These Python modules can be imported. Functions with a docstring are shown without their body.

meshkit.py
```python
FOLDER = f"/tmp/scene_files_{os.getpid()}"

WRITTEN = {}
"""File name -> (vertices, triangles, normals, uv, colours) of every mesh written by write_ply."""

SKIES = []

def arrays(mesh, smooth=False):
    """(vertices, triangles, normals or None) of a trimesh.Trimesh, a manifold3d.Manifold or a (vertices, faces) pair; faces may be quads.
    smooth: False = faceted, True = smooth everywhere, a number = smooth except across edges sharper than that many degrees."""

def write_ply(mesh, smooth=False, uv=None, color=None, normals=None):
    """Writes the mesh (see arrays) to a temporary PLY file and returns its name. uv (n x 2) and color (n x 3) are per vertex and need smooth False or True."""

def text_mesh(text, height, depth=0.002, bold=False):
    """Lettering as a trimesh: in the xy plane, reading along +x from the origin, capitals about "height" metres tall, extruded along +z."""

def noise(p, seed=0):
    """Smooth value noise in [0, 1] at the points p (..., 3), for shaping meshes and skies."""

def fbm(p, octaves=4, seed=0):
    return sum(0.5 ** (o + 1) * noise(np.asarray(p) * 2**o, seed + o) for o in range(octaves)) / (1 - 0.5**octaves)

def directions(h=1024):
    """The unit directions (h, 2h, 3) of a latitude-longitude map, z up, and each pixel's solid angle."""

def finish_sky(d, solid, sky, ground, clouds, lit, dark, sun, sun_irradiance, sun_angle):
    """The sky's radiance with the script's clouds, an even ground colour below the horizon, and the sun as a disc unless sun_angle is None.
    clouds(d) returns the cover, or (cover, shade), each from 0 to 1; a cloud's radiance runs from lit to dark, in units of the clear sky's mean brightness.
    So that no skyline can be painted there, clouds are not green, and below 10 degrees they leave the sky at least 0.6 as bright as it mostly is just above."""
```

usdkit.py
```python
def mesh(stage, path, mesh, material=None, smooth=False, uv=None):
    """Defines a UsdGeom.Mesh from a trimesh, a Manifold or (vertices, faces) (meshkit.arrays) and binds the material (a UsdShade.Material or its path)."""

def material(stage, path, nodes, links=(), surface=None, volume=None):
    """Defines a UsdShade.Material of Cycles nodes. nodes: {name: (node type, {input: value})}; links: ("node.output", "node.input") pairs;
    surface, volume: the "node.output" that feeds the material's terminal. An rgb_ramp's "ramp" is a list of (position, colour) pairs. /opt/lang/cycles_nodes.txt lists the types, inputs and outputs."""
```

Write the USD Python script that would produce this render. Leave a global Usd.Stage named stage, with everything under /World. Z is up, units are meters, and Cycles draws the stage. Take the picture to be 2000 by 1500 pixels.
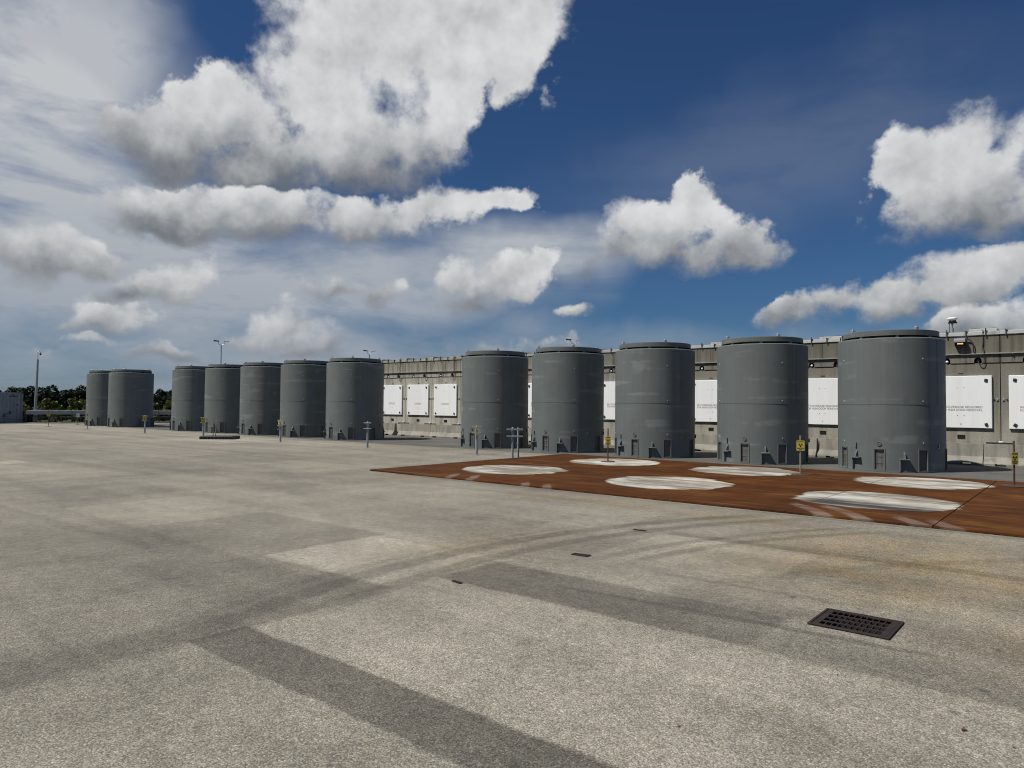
import math, random
import numpy as np
import trimesh
import manifold3d as m3
import shapely
from shapely import geometry as sg, affinity
import usdkit, meshkit
from pxr import Usd, UsdGeom, UsdLux, UsdShade, Gf, Sdf, Vt

stage = Usd.Stage.CreateInMemory()
UsdGeom.SetStageUpAxis(stage, UsdGeom.Tokens.z)
UsdGeom.SetStageMetersPerUnit(stage, 1.0)
world = UsdGeom.Xform.Define(stage, '/World')
stage.SetDefaultPrim(world.GetPrim())
UsdGeom.Scope.Define(stage, '/World/Looks')
random.seed(7)
rng = np.random.default_rng(7)

# ------------------------------------------------------------------ camera
EYE = 2.1
PITCH, ROLL = math.radians(1.726), math.radians(0.543)
cam = UsdGeom.Camera.Define(stage, '/World/camera')
FOCAL_PX = 1384.5                                   # of 2000 px width
cam.CreateHorizontalApertureAttr(36.0)
cam.CreateVerticalApertureAttr(27.0)
cam.CreateFocalLengthAttr(36.0 * FOCAL_PX / 2000.0)
cam.CreateClippingRangeAttr(Gf.Vec2f(0.1, 20000))
EXPOSURE = 0.05
cam.CreateExposureAttr(EXPOSURE)
fwd = np.array([0, math.cos(PITCH), math.sin(PITCH)]); up0 = np.array([0, -math.sin(PITCH), math.cos(PITCH)]); rt0 = np.array([1.0, 0, 0])
right = math.cos(ROLL) * rt0 + math.sin(ROLL) * up0
up = -math.sin(ROLL) * rt0 + math.cos(ROLL) * up0
cam.AddTransformOp().Set(Gf.Matrix4d(*[*right, 0], *[*up, 0], *[*(-fwd), 0], 0, 0, EYE, 1))

# ------------------------------------------------------------------ node graphs
class NG:
    """A small builder of Cycles node graphs; every call returns the name of an output socket."""
    def __init__(self):
        self.nodes, self.links, self.k = {}, [], 0
    def n(self, kind, out, **inputs):
        self.k += 1
        name = '%s_%d' % (kind, self.k)
        plain = {}
        for key, v in inputs.items():
            if isinstance(v, str) and '.' in v and v.split('.')[0] in self.nodes:
                self.links.append((v, name + '.' + key))
            else:
                plain[key] = v
        self.nodes[name] = (kind, plain)
        return name + '.' + out
    def m(self, op, a, b=None, c=None, clamp=False):
        kw = {'math_type': op, 'value1': a}
        if b is not None: kw['value2'] = b
        if c is not None: kw['value3'] = c
        if clamp: kw['use_clamp'] = True
        return self.n('math', 'value', **kw)
    def vm(self, op, a, b=None, out='vector', **kw):
        if b is not None: kw['vector2'] = b
        return self.n('vector_math', out, math_type=op, vector1=a, **kw)
    def mix(self, fac, a, b, kind='mix'):
        return self.n('mix', 'color', mix_type=kind, fac=fac, color1=a, color2=b)
    def noise(self, vec, scale, detail=2.0, rough=0.5, out='fac', **kw):
        return self.n('noise_texture', out, vector=vec, scale=scale, detail=detail, roughness=rough, **kw)
    def voro(self, vec, scale, out='distance', **kw):
        return self.n('voronoi_texture', out, vector=vec, scale=scale, **kw)
    def mapr(self, v, a, b, c=0.0, d=1.0, kind='linear'):
        return self.n('map_range', 'result', range_type=kind, value=v, from_min=a, from_max=b, to_min=c, to_max=d, clamp=True)
    def ss(self, v, a, b):
        return self.n('map_range', 'result', range_type='smoothstep', value=v, from_min=a, from_max=b, to_min=0.0, to_max=1.0, clamp=True)
    def ramp(self, fac, stops):
        return self.n('rgb_ramp', 'color', fac=fac, ramp=stops)
    def place(self, vec, loc=(0, 0, 0), rot=(0, 0, 0), scale=(1, 1, 1), kind='point'):
        return self.n('mapping', 'vector', mapping_type=kind, vector=vec, location=loc, rotation=rot, scale=scale)
    def xyz(self, x, y, z=0.0):
        return self.n('combine_xyz', 'vector', x=x, y=y, z=z)
    def make(self, name, surface=None, volume=None):
        return usdkit.material(stage, '/World/Looks/' + name, self.nodes, self.links, surface=surface, volume=volume)

# ------------------------------------------------------------------ sun and sky
SUN_AZ, SUN_EL = math.radians(254.0), math.radians(56.5)       # direction towards the sun, azimuth from +y towards +x
to_sun = np.array([math.sin(SUN_AZ) * math.cos(SUN_EL), math.cos(SUN_AZ) * math.cos(SUN_EL), math.sin(SUN_EL)])
sun = UsdLux.DistantLight.Define(stage, '/World/sun')
sun.CreateIntensityAttr(1.25); sun.CreateAngleAttr(0.5); sun.CreateNormalizeAttr(True)
sun.CreateColorAttr(Gf.Vec3f(1.0, 0.965, 0.90))
zx = np.cross([0, 0, 1.0], to_sun); zx /= np.linalg.norm(zx); zy = np.cross(to_sun, zx)
sun.AddTransformOp().Set(Gf.Matrix4d(*[*zx, 0], *[*zy, 0], *[*to_sun, 0], 0, 0, 0, 1))

SKY_STRENGTH = 0.05
CLOUD = 1.0
# cumulus clouds: height of base and of the bright top, brightness, and their lobes (azimuth, height, half width, half height, tilt)
CUMULUS = [
    (0.2749, 0.3885, 1, [(-0.3976, 0.3525, 0.0931, 0.0628, 15), (-0.4661, 0.3122, 0.067, 0.0446, 5), (-0.2616, 0.4238, 0.1024, 0.0891, 0), (-0.1392, 0.467, 0.1578, 0.0939, 0), (-0.0161, 0.5124, 0.11, 0.0595, 15), (-0.2256, 0.344, 0.1454, 0.0732, 0), (-0.3393, 0.3076, 0.136, 0.0472, 0), (-0.1057, 0.396, 0.047, 0.0532, 0), (-0.0005, 0.4391, 0.0293, 0.0456, -20), (-0.19, 0.3078, 0.0843, 0.0393, 0)]),
    (0.2065, 0.2717, 0.98, [(-0.4554, 0.2312, 0.0939, 0.0423, 0), (-0.338, 0.2403, 0.1035, 0.043, 0), (-0.2169, 0.2428, 0.0971, 0.0337, 5), (-0.1111, 0.2697, 0.0826, 0.0298, 12), (-0.028, 0.2828, 0.0582, 0.0189, 0)]),
    (0.1326, 0.1940, 0.85, [(-0.6003, 0.1708, 0.0594, 0.0339, 0), (-0.6575, 0.1717, 0.0501, 0.0369, 0), (-0.5383, 0.1691, 0.0428, 0.0219, 0)]),
    (0.1157, 0.1696, 0.92, [(-0.4449, 0.1562, 0.0532, 0.0269, 20), (-0.499, 0.1307, 0.0363, 0.0188, 25)]),
    (0.0692, 0.1167, 0.9, [(-0.5232, 0.0995, 0.0516, 0.0236, 8), (-0.5602, 0.0878, 0.026, 0.0134, 0)]),
    (0.0480, 0.1222, 0.8, [(-0.3126, 0.1067, 0.059, 0.0301, 0), (-0.2821, 0.0721, 0.0534, 0.0166, 0), (-0.2499, 0.0786, 0.0258, 0.0181, 30), (-0.3605, 0.0802, 0.0349, 0.0148, 0)]),
    (0.1310, 0.1714, 0.62, [(-0.2362, 0.1563, 0.0514, 0.0173, 0), (-0.184, 0.1502, 0.0266, 0.0168, 30)]),
    (0.1056, 0.1945, 0.93, [(-0.0481, 0.1317, 0.0614, 0.0257, 0), (-0.0122, 0.1664, 0.058, 0.0312, 25), (0.0383, 0.2034, 0.0261, 0.0168, 50), (-0.0774, 0.1724, 0.0361, 0.0296, 0)]),
    (0.1648, 0.2604, 1, [(0.199, 0.2339, 0.0664, 0.0543, 0), (0.2487, 0.2619, 0.0424, 0.0398, 0), (0.2268, 0.2022, 0.1, 0.0287, 0), (0.3243, 0.2077, 0.0418, 0.0292, 0), (0.1533, 0.2078, 0.0341, 0.0332, 0), (0.107, 0.1806, 0.0215, 0.0126, 50)]),
    (0.1284, 0.1440, 0.7, [(0.0807, 0.1369, 0.0173, 0.0071, 0)]),
    (0.1926, 0.2864, 1, [(0.5528, 0.2691, 0.0766, 0.061, 0), (0.5817, 0.31, 0.0433, 0.0346, 0), (0.6113, 0.2656, 0.0465, 0.0588, 0), (0.515, 0.2893, 0.0414, 0.0341, 0), (0.5935, 0.2227, 0.05, 0.0277, 0), (0.6654, 0.2643, 0.0542, 0.0592, 0)]),
    (0.0907, 0.1656, 0.88, [(0.3723, 0.1221, 0.0566, 0.0227, 10), (0.4336, 0.1326, 0.0448, 0.0273, 15), (0.4917, 0.1326, 0.0535, 0.029, 0), (0.5412, 0.1448, 0.0427, 0.033, 10), (0.5853, 0.1503, 0.0479, 0.0309, 12), (0.6224, 0.1689, 0.0312, 0.0265, 20)]),
    (0.0597, 0.1246, 0.95, [(0.6072, 0.0942, 0.0562, 0.0236, 0), (0.6545, 0.1041, 0.0365, 0.0285, 0), (0.5669, 0.0883, 0.0309, 0.017, 0)]),
    (0.0446, 0.0693, 0.7, [(-0.5974, 0.0542, 0.042, 0.0095, 0), (-0.4688, 0.051, 0.0633, 0.0097, 0), (-0.5466, 0.0702, 0.037, 0.008, 0)]),
    (0.0733, 0.0985, 0.55, [(-0.015, 0.0863, 0.0687, 0.013, 0)])]
VEILS = [(-0.6232, 0.2948, 0.2025, 0.196, -30, 1), (-0.6015, 0.2142, 0.2378, 0.1378, 0, 1), (-0.4937, 0.1425, 0.4264, 0.1316, 0, 0.95), (-0.2157, 0.1711, 0.3027, 0.0898, 0, 0.75), (0.0056, 0.2018, 0.1667, 0.0666, 0, 0.85), (-0.379, 0.0647, 0.5539, 0.0737, 0, 0.8), (0.3468, 0.0723, 0.5052, 0.0475, 0, 0.35), (0.3471, 0.3282, 0.321, 0.1055, 10, 0.1), (-0.5919, 0.4145, 0.1314, 0.1233, -50, 0.7)]


def sky_material():
    g = NG()
    d = g.n('texture_coordinate', 'generated')
    sx = g.n('separate_xyz', 'x', vector=d); sy = sx[:-1] + 'y'; sz = sx[:-1] + 'z'
    u = g.m('arctan2', sx, sy); v = g.m('arcsine', sz)
    p = g.xyz(u, v, 0.0)
    sky = g.n('sky_texture', 'color', sky_type='single_scattering', sun_disc=False, sun_elevation=SUN_EL, sun_rotation=SUN_AZ, altitude=0.0, air_density=1.0, aerosol_density=0.3, ozone_density=2.5, vector=d)
    # a polarised, deep blue zenith: raise the contrast of the clear sky, tint it a little
    sky = g.mix(1.0, sky, SKY_TINT, 'multiply')
    # noise lives on the sphere of directions (no seam anywhere)
    def field(loc, blobs):
        """Nearness to a cloud's body: positive inside, 0 at its rim, negative away."""
        acc = None
        for (bu, bv, ru, rv, rot) in blobs:
            q = g.place(loc, (bu, bv, 0), (0, 0, math.radians(rot)), (ru, rv, 1), 'texture')
            k = math.sqrt(min(ru, rv) / 0.05)                  # small clouds are frayed through, large ones only at the rim
            l = g.m('multiply_add', g.vm('length', q, out='value'), k, -k)
            acc = l if acc is None else g.m('smoothmin', acc, l, 0.25)
        return g.m('multiply', acc, -1.0)
    def warp(vec, amount, scale, detail):
        c = g.noise(d, scale, detail, 0.55, 'color')
        c = g.vm('subtract', c, (0.5, 0.5, 0.5))
        c = g.n('vector_math', 'vector', math_type='scale', vector1=c, scale=amount)
        return g.vm('add', vec, c)
    w = warp(p, 0.055, 7.0, 2.0)
    w = warp(w, 0.040, 22.0, 5.0)
    w = g.vm('multiply', w, (1, 1, 0))
    wv_ = g.n('separate_xyz', 'y', vector=w)
    # clouds of the same kind all round, where no cloud is listed
    away = g.ss(g.m('absolute', u), 0.72, 0.95)
    cn = g.noise(d, 3.2, 4.0, 0.5)
    cumul = g.m('multiply_add', cn, 7.0, -5.0)
    D0 = g.m('add', g.m('multiply', away, g.m('add', cumul, 4.0)), -4.0)
    height = g.mapr(g.noise(g.vm('add', d, (0.0, 0.0, 0.03)), 3.2, 4.0, 0.5), 0.80, 0.60, 0.35, 1.0)
    for (vb, vt, mx, blobs) in CUMULUS:
        Dg = field(w, blobs)
        # flat undersides
        Dg = g.m('add', Dg, g.mapr(wv_, vb - 0.045, vb + 0.006, -1.5, 0.0))
        hg = g.n('map_range', 'result', range_type='smoothstep', value=wv_, from_min=vb - 0.004, from_max=vt, to_min=0.0, to_max=mx, clamp=True)
        near = g.mapr(g.m('subtract', Dg, D0), -0.16, 0.16)
        height = g.n('mix_float', 'result', fac=near, a=height, b=hg)
        D0 = g.m('smoothmax', D0, Dg, 0.06)
    oz = g.xyz(sx, sz, 0.0)
    def puffs(off):
        a = g.voro(g.vm('add', oz, off), 8.0, dimensions='2D', feature='f1', detail=2.5, roughness=0.5, lacunarity=2.3, use_normalize=True)
        b = g.noise(g.vm('add', d, (off[0], 0.0, off[1])), 15.0, 7.0, 0.60)
        return a, b
    v0, n0 = puffs((0.0, 0.0, 0.0))
    v1, n1 = puffs((-0.014, 0.022, 0.0))
    dens = g.m('add', D0, g.m('multiply_add', v0, -1.15, 0.50))
    dens = g.m('add', dens, g.m('multiply_add', n0, 1.9, -0.95))
    edge = g.noise(d, 6.0, 2.0)                          # crisp here, soft and ragged there
    wid = g.m('add', g.mapr(edge, 0.35, 0.65, 0.24, 0.75), g.mapr(height, 0.0, 0.6, 0.55, 0.0))
    cover = g.n('map_range', 'result', range_type='smoothstep', value=dens, from_min=0.02, from_max=wid, to_min=0.0, to_max=1.0, clamp=True)
    # bright tops and grey undersides, the puffs lit from above left
    rel = g.m('add', g.m('multiply', g.m('subtract', v1, v0), 0.62), g.m('multiply', g.m('subtract', n0, n1), 0.90))
    rim = g.mapr(dens, 0.0, 0.7, 0.12, 0.0)
    br = g.m('add', g.m('multiply_add', height, 0.84, 0.0), g.m('add', rel, rim))
    cl = g.ramp(br, [(0.0, (0.16, 0.175, 0.195)), (0.25, (0.25, 0.265, 0.285)), (0.5, (0.40, 0.415, 0.43)), (0.75, (0.56, 0.572, 0.582)), (1.0, (0.70, 0.71, 0.715))])
    # thin veils
    vq = g.place(d, (0, 0, 0), (0, 0.5, 0.6), (2.2, 2.2, 9.0))
    vn = g.noise(vq, 1.6, 7.0, 0.6, distortion=0.6)
    veil = None
    wv = warp(p, 0.16, 4.0, 4.0)
    wv = g.vm('multiply', wv, (1, 1, 0))
    for (bu, bv, ru, rv, rot, k) in VEILS:
        q = g.place(wv, (bu, bv, 0), (0, 0, math.radians(rot)), (ru, rv, 1), 'texture')
        f = g.n('map_range', 'result', range_type='smoothstep', value=g.vm('length', q, out='value'), from_min=1.25, from_max=0.25, to_min=0.0, to_max=k, clamp=True)
        veil = f if veil is None else g.m('maximum', veil, f)
    veil = g.m('maximum', veil, g.m('multiply', away, 0.08))
    veil = g.m('multiply', veil, g.mapr(g.m('add', g.m('multiply', vn, 0.7), g.m('multiply', g.noise(g.place(d, rot=(0, 0.35, 0.6), scale=(3.0, 3.0, 7.0)), 3.4, 6.0, 0.62), 0.3)), 0.34, 0.55, 0.45, 1.25), clamp=True)
    vc = g.mix(g.mapr(sz, 0.0, 0.35), (0.25, 0.30, 0.37), (0.53, 0.55, 0.575))
    K = CLOUD / (SKY_STRENGTH * 2 ** EXPOSURE)
    vc = g.mix(1.0, vc, (K, K, K), 'multiply')
    cl = g.mix(1.0, cl, (K, K, K), 'multiply')
    col = g.mix(veil, sky, vc)
    # far clouds sink a little into the haze near the horizon
    cover = g.m('multiply', cover, g.mapr(sz, 0.0, 0.12, 0.55, 1.0))
    col = g.mix(cover, col, cl)
    b = g.n('background_shader', 'background', color=col, strength=SKY_STRENGTH)
    return g.make('sky', b)

SKY_TINT = (0.38, 0.62, 0.92)
sky = UsdLux.DomeLight.Define(stage, '/World/sky')
sky.GetPrim().SetCustomDataByKey('kind', 'structure')
UsdShade.MaterialBindingAPI.Apply(sky.GetPrim()).Bind(sky_material())


# ------------------------------------------------------------------ frame of the place
TH = math.radians(-39.5)                              # the long wall runs along D, N points away from the viewer into it
GRID = math.degrees(TH)
D = np.array([math.cos(TH), math.sin(TH)]); N = np.array([-D[1], D[0]])
def st(s, t, z=0.0):
    p = s * D + t * N
    return np.array([p[0], p[1], z])

used = {}
def numbered(parent, name):
    k = used.get((parent, name), 0)
    used[(parent, name)] = k + 1
    return name if k == 0 else '%s_%03d' % (name, k)
def tag(prim, label=None, cat=None, group=None, kind=None):
    for key, v in (('label', label), ('category', cat), ('group', group), ('kind', kind)):
        if v: prim.SetCustomDataByKey(key, v)
    return prim
def thing(name, label, cat, loc=(0, 0, 0), rot=GRID, group=None):
    path = '/World/' + numbered('/World', name)
    x = UsdGeom.Xform.Define(stage, path)
    x.AddTranslateOp().Set(Gf.Vec3d(*map(float, loc))); x.AddRotateZOp().Set(float(rot))
    tag(x.GetPrim(), label, cat, group)
    return path
def part(name, mesh, mat, parent, smooth=False, label=None, kind=None):
    path = parent + '/' + numbered(parent, name)
    m = usdkit.mesh(stage, path, mesh, mat, smooth=smooth)
    tag(m.GetPrim(), label, None, None, kind)
    return path
def solo(name, mesh, mat, label, cat, smooth=False, group=None, kind=None):
    path = '/World/' + numbered('/World', name)
    m = usdkit.mesh(stage, path, mesh, mat, smooth=smooth)
    tag(m.GetPrim(), label, cat, group, kind)
    return path
def copy_of(src, label, loc, rot=GRID, group=None, scale=None):
    name = src.split('/')[-1]
    name = name[:-4] if name[-4:-3] == '_' and name[-3:].isdigit() else name
    path = '/World/' + numbered('/World', name)
    x = UsdGeom.Xform.Define(stage, path)
    x.AddTranslateOp().Set(Gf.Vec3d(*map(float, loc))); x.AddRotateZOp().Set(float(rot))
    if scale is not None: x.AddScaleOp().Set(Gf.Vec3f(*map(float, scale)))
    p = x.GetPrim()
    p.GetReferences().AddInternalReference(src); p.SetInstanceable(True)
    tag(p, label, None, group)
    return path

# ------------------------------------------------------------------ shapes
def T(mesh, x=0, y=0, z=0, rz=0, rx=0, ry=0):
    mesh = mesh.copy()
    R = trimesh.transformations.euler_matrix(math.radians(rx), math.radians(ry), math.radians(rz))
    R[:3, 3] = (x, y, z)
    mesh.apply_transform(R)
    return mesh
def box(x0, x1, y0, y1, z0, z1):
    m = trimesh.creation.box([x1 - x0, y1 - y0, z1 - z0]); m.apply_translation([(x0 + x1) / 2, (y0 + y1) / 2, (z0 + z1) / 2]); return m
def bevbox(x0, x1, y0, y1, z0, z1, b=0.01):
    pts = []
    for sx in (0, 1):
        for sy in (0, 1):
            for sz in (0, 1):
                c = np.array([(x0, x1)[sx], (y0, y1)[sy], (z0, z1)[sz]], float)
                i = np.array([1 - 2 * sx, 1 - 2 * sy, 1 - 2 * sz]) * b
                for a in range(3):
                    q = c + i; q[a] = c[a]; pts.append(q)
    return trimesh.convex.convex_hull(np.array(pts))
def cyl(r, z0, z1, x=0, y=0, n=16, r2=None):
    r2 = r if r2 is None else r2
    a = np.linspace(0, 2 * np.pi, n, endpoint=False)
    c, s = np.cos(a), np.sin(a)
    v = np.vstack([np.c_[x + r * c, y + r * s, np.full(n, z0)], np.c_[x + r2 * c, y + r2 * s, np.full(n, z1)], [[x, y, z0], [x, y, z1]]])
    f = []
    for i in range(n):
        j = (i + 1) % n
        f += [[i, j, n + j], [i, n + j, n + i], [2 * n, j, i], [2 * n + 1, n + i, n + j]]
    return trimesh.Trimesh(v, f, process=False)
def tube(pts, r, n=8):
    pts = np.asarray(pts, float); out_v, out_f = [], []
    d = np.gradient(pts, axis=0); d /= np.linalg.norm(d, axis=1, keepdims=True)
    ref = np.array([0.13, 0.31, 0.94])
    for p, t in zip(pts, d):
        u = np.cross(t, ref); 
        if np.linalg.norm(u) < 1e-3: u = np.cross(t, [1, 0, 0])
        u /= np.linalg.norm(u); w = np.cross(t, u)
        a = np.linspace(0, 2 * np.pi, n, endpoint=False)
        out_v.append(p + r * (np.cos(a)[:, None] * u + np.sin(a)[:, None] * w))
    v = np.vstack(out_v); m = len(pts)
    for k in range(m - 1):
        for i in range(n):
            j = (i + 1) % n
            out_f += [[k * n + i, (k + 1) * n + j, k * n + j], [k * n + i, (k + 1) * n + i, (k + 1) * n + j]]
    v = np.vstack([v, pts[0], pts[-1]])
    for i in range(n):
        j = (i + 1) % n
        out_f += [[m * n, i, j], [m * n + 1, (m - 1) * n + j, (m - 1) * n + i]]
    return trimesh.Trimesh(v, out_f, process=False)
def curve(ctrl, n=8):
    c = np.asarray(ctrl, float); c = np.vstack([2 * c[0] - c[1], c, 2 * c[-1] - c[-2]]); out = []
    for i in range(1, len(c) - 2):
        for t in np.linspace(0, 1, n, endpoint=False):
            out.append(0.5 * ((2 * c[i]) + (-c[i - 1] + c[i + 1]) * t + (2 * c[i - 1] - 5 * c[i] + 4 * c[i + 1] - c[i + 2]) * t ** 2 + (-c[i - 1] + 3 * c[i] - 3 * c[i + 1] + c[i + 2]) * t ** 3))
    out.append(c[-2]); return np.array(out)
def lathe(profile, n=96):
    p = np.asarray(profile, float); k = len(p)
    a = np.linspace(0, 2 * np.pi, n, endpoint=False)
    v = np.vstack([np.c_[r * np.cos(a), r * np.sin(a), np.full(n, z)] for r, z in p]); f = []
    for q in range(k - 1):
        for i in range(n):
            j = (i + 1) % n
            f += [[q * n + i, q * n + j, (q + 1) * n + j], [q * n + i, (q + 1) * n + j, (q + 1) * n + i]]
    return trimesh.Trimesh(v, f, process=False)
def extrude_x(profile, x0, x1):
    """profile in (y, z), extruded along x."""
    m = trimesh.creation.extrude_polygon(sg.Polygon(profile), x1 - x0, engine='earcut')
    m.vertices = np.c_[m.vertices[:, 2] + x0, m.vertices[:, 0], m.vertices[:, 1]]
    return m
def flat(poly, z0, z1):
    m = trimesh.creation.extrude_polygon(poly, z1 - z0, engine='earcut'); m.apply_translation([0, 0, z0]); return m
def cat(*ms):
    ms = [m for a in ms for m in (a if isinstance(a, (list, tuple)) else [a])]
    return trimesh.util.concatenate(ms)
def to_man(m):
    return m3.Manifold(m3.Mesh(np.asarray(m.vertices, np.float32), np.asarray(m.faces, np.uint32)))
def from_man(m):
    k = m.to_mesh(); return trimesh.Trimesh(np.array(k.vert_properties[:, :3], float), np.array(k.tri_verts), process=False)
def sheet(poly, z):
    """A flat sheet facing up over a shapely polygon."""
    v, f = trimesh.creation.triangulate_polygon(poly, engine='earcut')
    v = np.asarray(v); f = np.asarray(f)
    a, b, c = v[f[:, 0]], v[f[:, 1]], v[f[:, 2]]
    neg = ((b - a)[:, 0] * (c - a)[:, 1] - (b - a)[:, 1] * (c - a)[:, 0]) < 0
    f[neg] = f[neg][:, ::-1]
    return trimesh.Trimesh(np.c_[v, np.full(len(v), z)], f, process=False)

# ------------------------------------------------------------------ materials
def principled(g, **kw):
    return g.n('principled_bsdf', 'BSDF', **kw)
def bump(g, h, strength=0.5, dist=0.01):
    return g.n('bump', 'normal', height=h, strength=strength, distance=dist)
def grey(g, f):
    return g.n('combine_color', 'color', r=f, g=f, b=f)
def place_coords(g):
    """(s, t, z) of the shading point: along the wall, away from it, up."""
    return g.place(g.n('geometry', 'position'), rot=(0, 0, -TH))
def sep(g, v):
    x = g.n('separate_xyz', 'x', vector=v)
    return x, x[:-1] + 'y', x[:-1] + 'z'

def paint(name, color, rough=0.5, var=0.18, metal=0.0, dirt=None, scale=3.0, spec=0.5):
    """Painted or bare metal, concrete, plastic: uneven tone, grime patches, fine relief."""
    g = NG()
    o = g.n('texture_coordinate', 'object')
    r = g.n('object_info', 'random')
    o = g.vm('add', o, g.xyz(g.m('multiply', r, 37.0), g.m('multiply', r, 11.0), 0.0))
    n1 = g.noise(o, scale, 5.0, 0.6); n2 = g.noise(o, scale * 9, 4.0, 0.6)
    f = g.m('add', g.mapr(n1, 0.3, 0.7, 1 - var, 1 + var), g.mapr(n2, 0.3, 0.7, -var * 0.4, var * 0.4))
    c = g.mix(1.0, color, grey(g, f), 'multiply')
    if dirt is not None:
        dn = g.noise(g.place(o, scale=(1, 1, 0.35)), scale * 2.2, 6.0, 0.65)
        c = g.mix(g.mapr(dn, 0.52, 0.75, 0.0, 0.8), c, dirt)
    b = principled(g, base_color=c, roughness=g.mapr(n2, 0.3, 0.7, rough - 0.08, rough + 0.1), metallic=metal, specular_ior_level=spec, normal=bump(g, n2, 0.25, 0.004))
    return g.make(name, b)

def cask_paint():
    g = NG()
    o = g.n('texture_coordinate', 'object')
    rnd = g.n('object_info', 'random')
    x, y, z = sep(g, o)
    ang = g.m('arctan2', x, g.m('multiply', y, -1.0))
    shift = g.m('multiply', rnd, 53.0)
    cy = g.xyz(g.m('multiply', ang, 1.685), shift, z)
    # touch-up bands brushed round the shell
    q = g.place(cy, rot=(0, 0.03, 0), scale=(0.42, 1, 3.4))
    band = g.noise(q, 1.0, 1.5, 0.4)
    bandm = g.m('multiply', g.ss(band, 0.60, 0.68), g.ss(g.noise(cy, 2.2, 4.0, 0.6), 0.36, 0.56))
    tall = g.noise(g.place(cy, scale=(6.0, 1, 0.22)), 1.0, 4.0, 0.6)        # faint vertical runs
    blot = g.noise(cy, 1.1, 5.0, 0.55)
    patch = g.ss(g.noise(g.place(cy, loc=(7, 3, 1), scale=(2.6, 1, 1.5)), 1.0, 1.0), 0.74, 0.76)   # squarish darker patches of fresh paint
    f = g.m('add', g.mapr(blot, 0.3, 0.7, 0.94, 1.06), g.mapr(tall, 0.3, 0.7, -0.06, 0.06))
    f = g.m('add', f, g.m('multiply', bandm, 0.32))
    f = g.m('subtract', f, g.m('multiply', patch, 0.10))
    f = g.m('multiply', f, g.mapr(rnd, 0, 1, 0.95, 1.05))
    c = g.mix(1.0, CASK, grey(g, f), 'multiply')
    drip = g.noise(g.place(cy, loc=(3, 9, 0), scale=(9.0, 1, 0.5)), 1.0, 5.0, 0.6)
    low = g.mapr(z, 0.0, 0.5, 1.0, 0.0)
    c = g.mix(g.m('multiply', g.ss(drip, 0.60, 0.75), g.m('multiply_add', low, 0.3, 0.12)), c, (0.09, 0.085, 0.075))
    fine = g.noise(cy, 60.0, 4.0, 0.6)
    b = principled(g, base_color=c, roughness=g.mapr(blot, 0.3, 0.7, 0.5, 0.62), specular_ior_level=0.14, normal=bump(g, g.m('add', fine, g.m('multiply', blot, 2.0)), 0.12, 0.006))
    return g.make('cask_paint', b)

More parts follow.
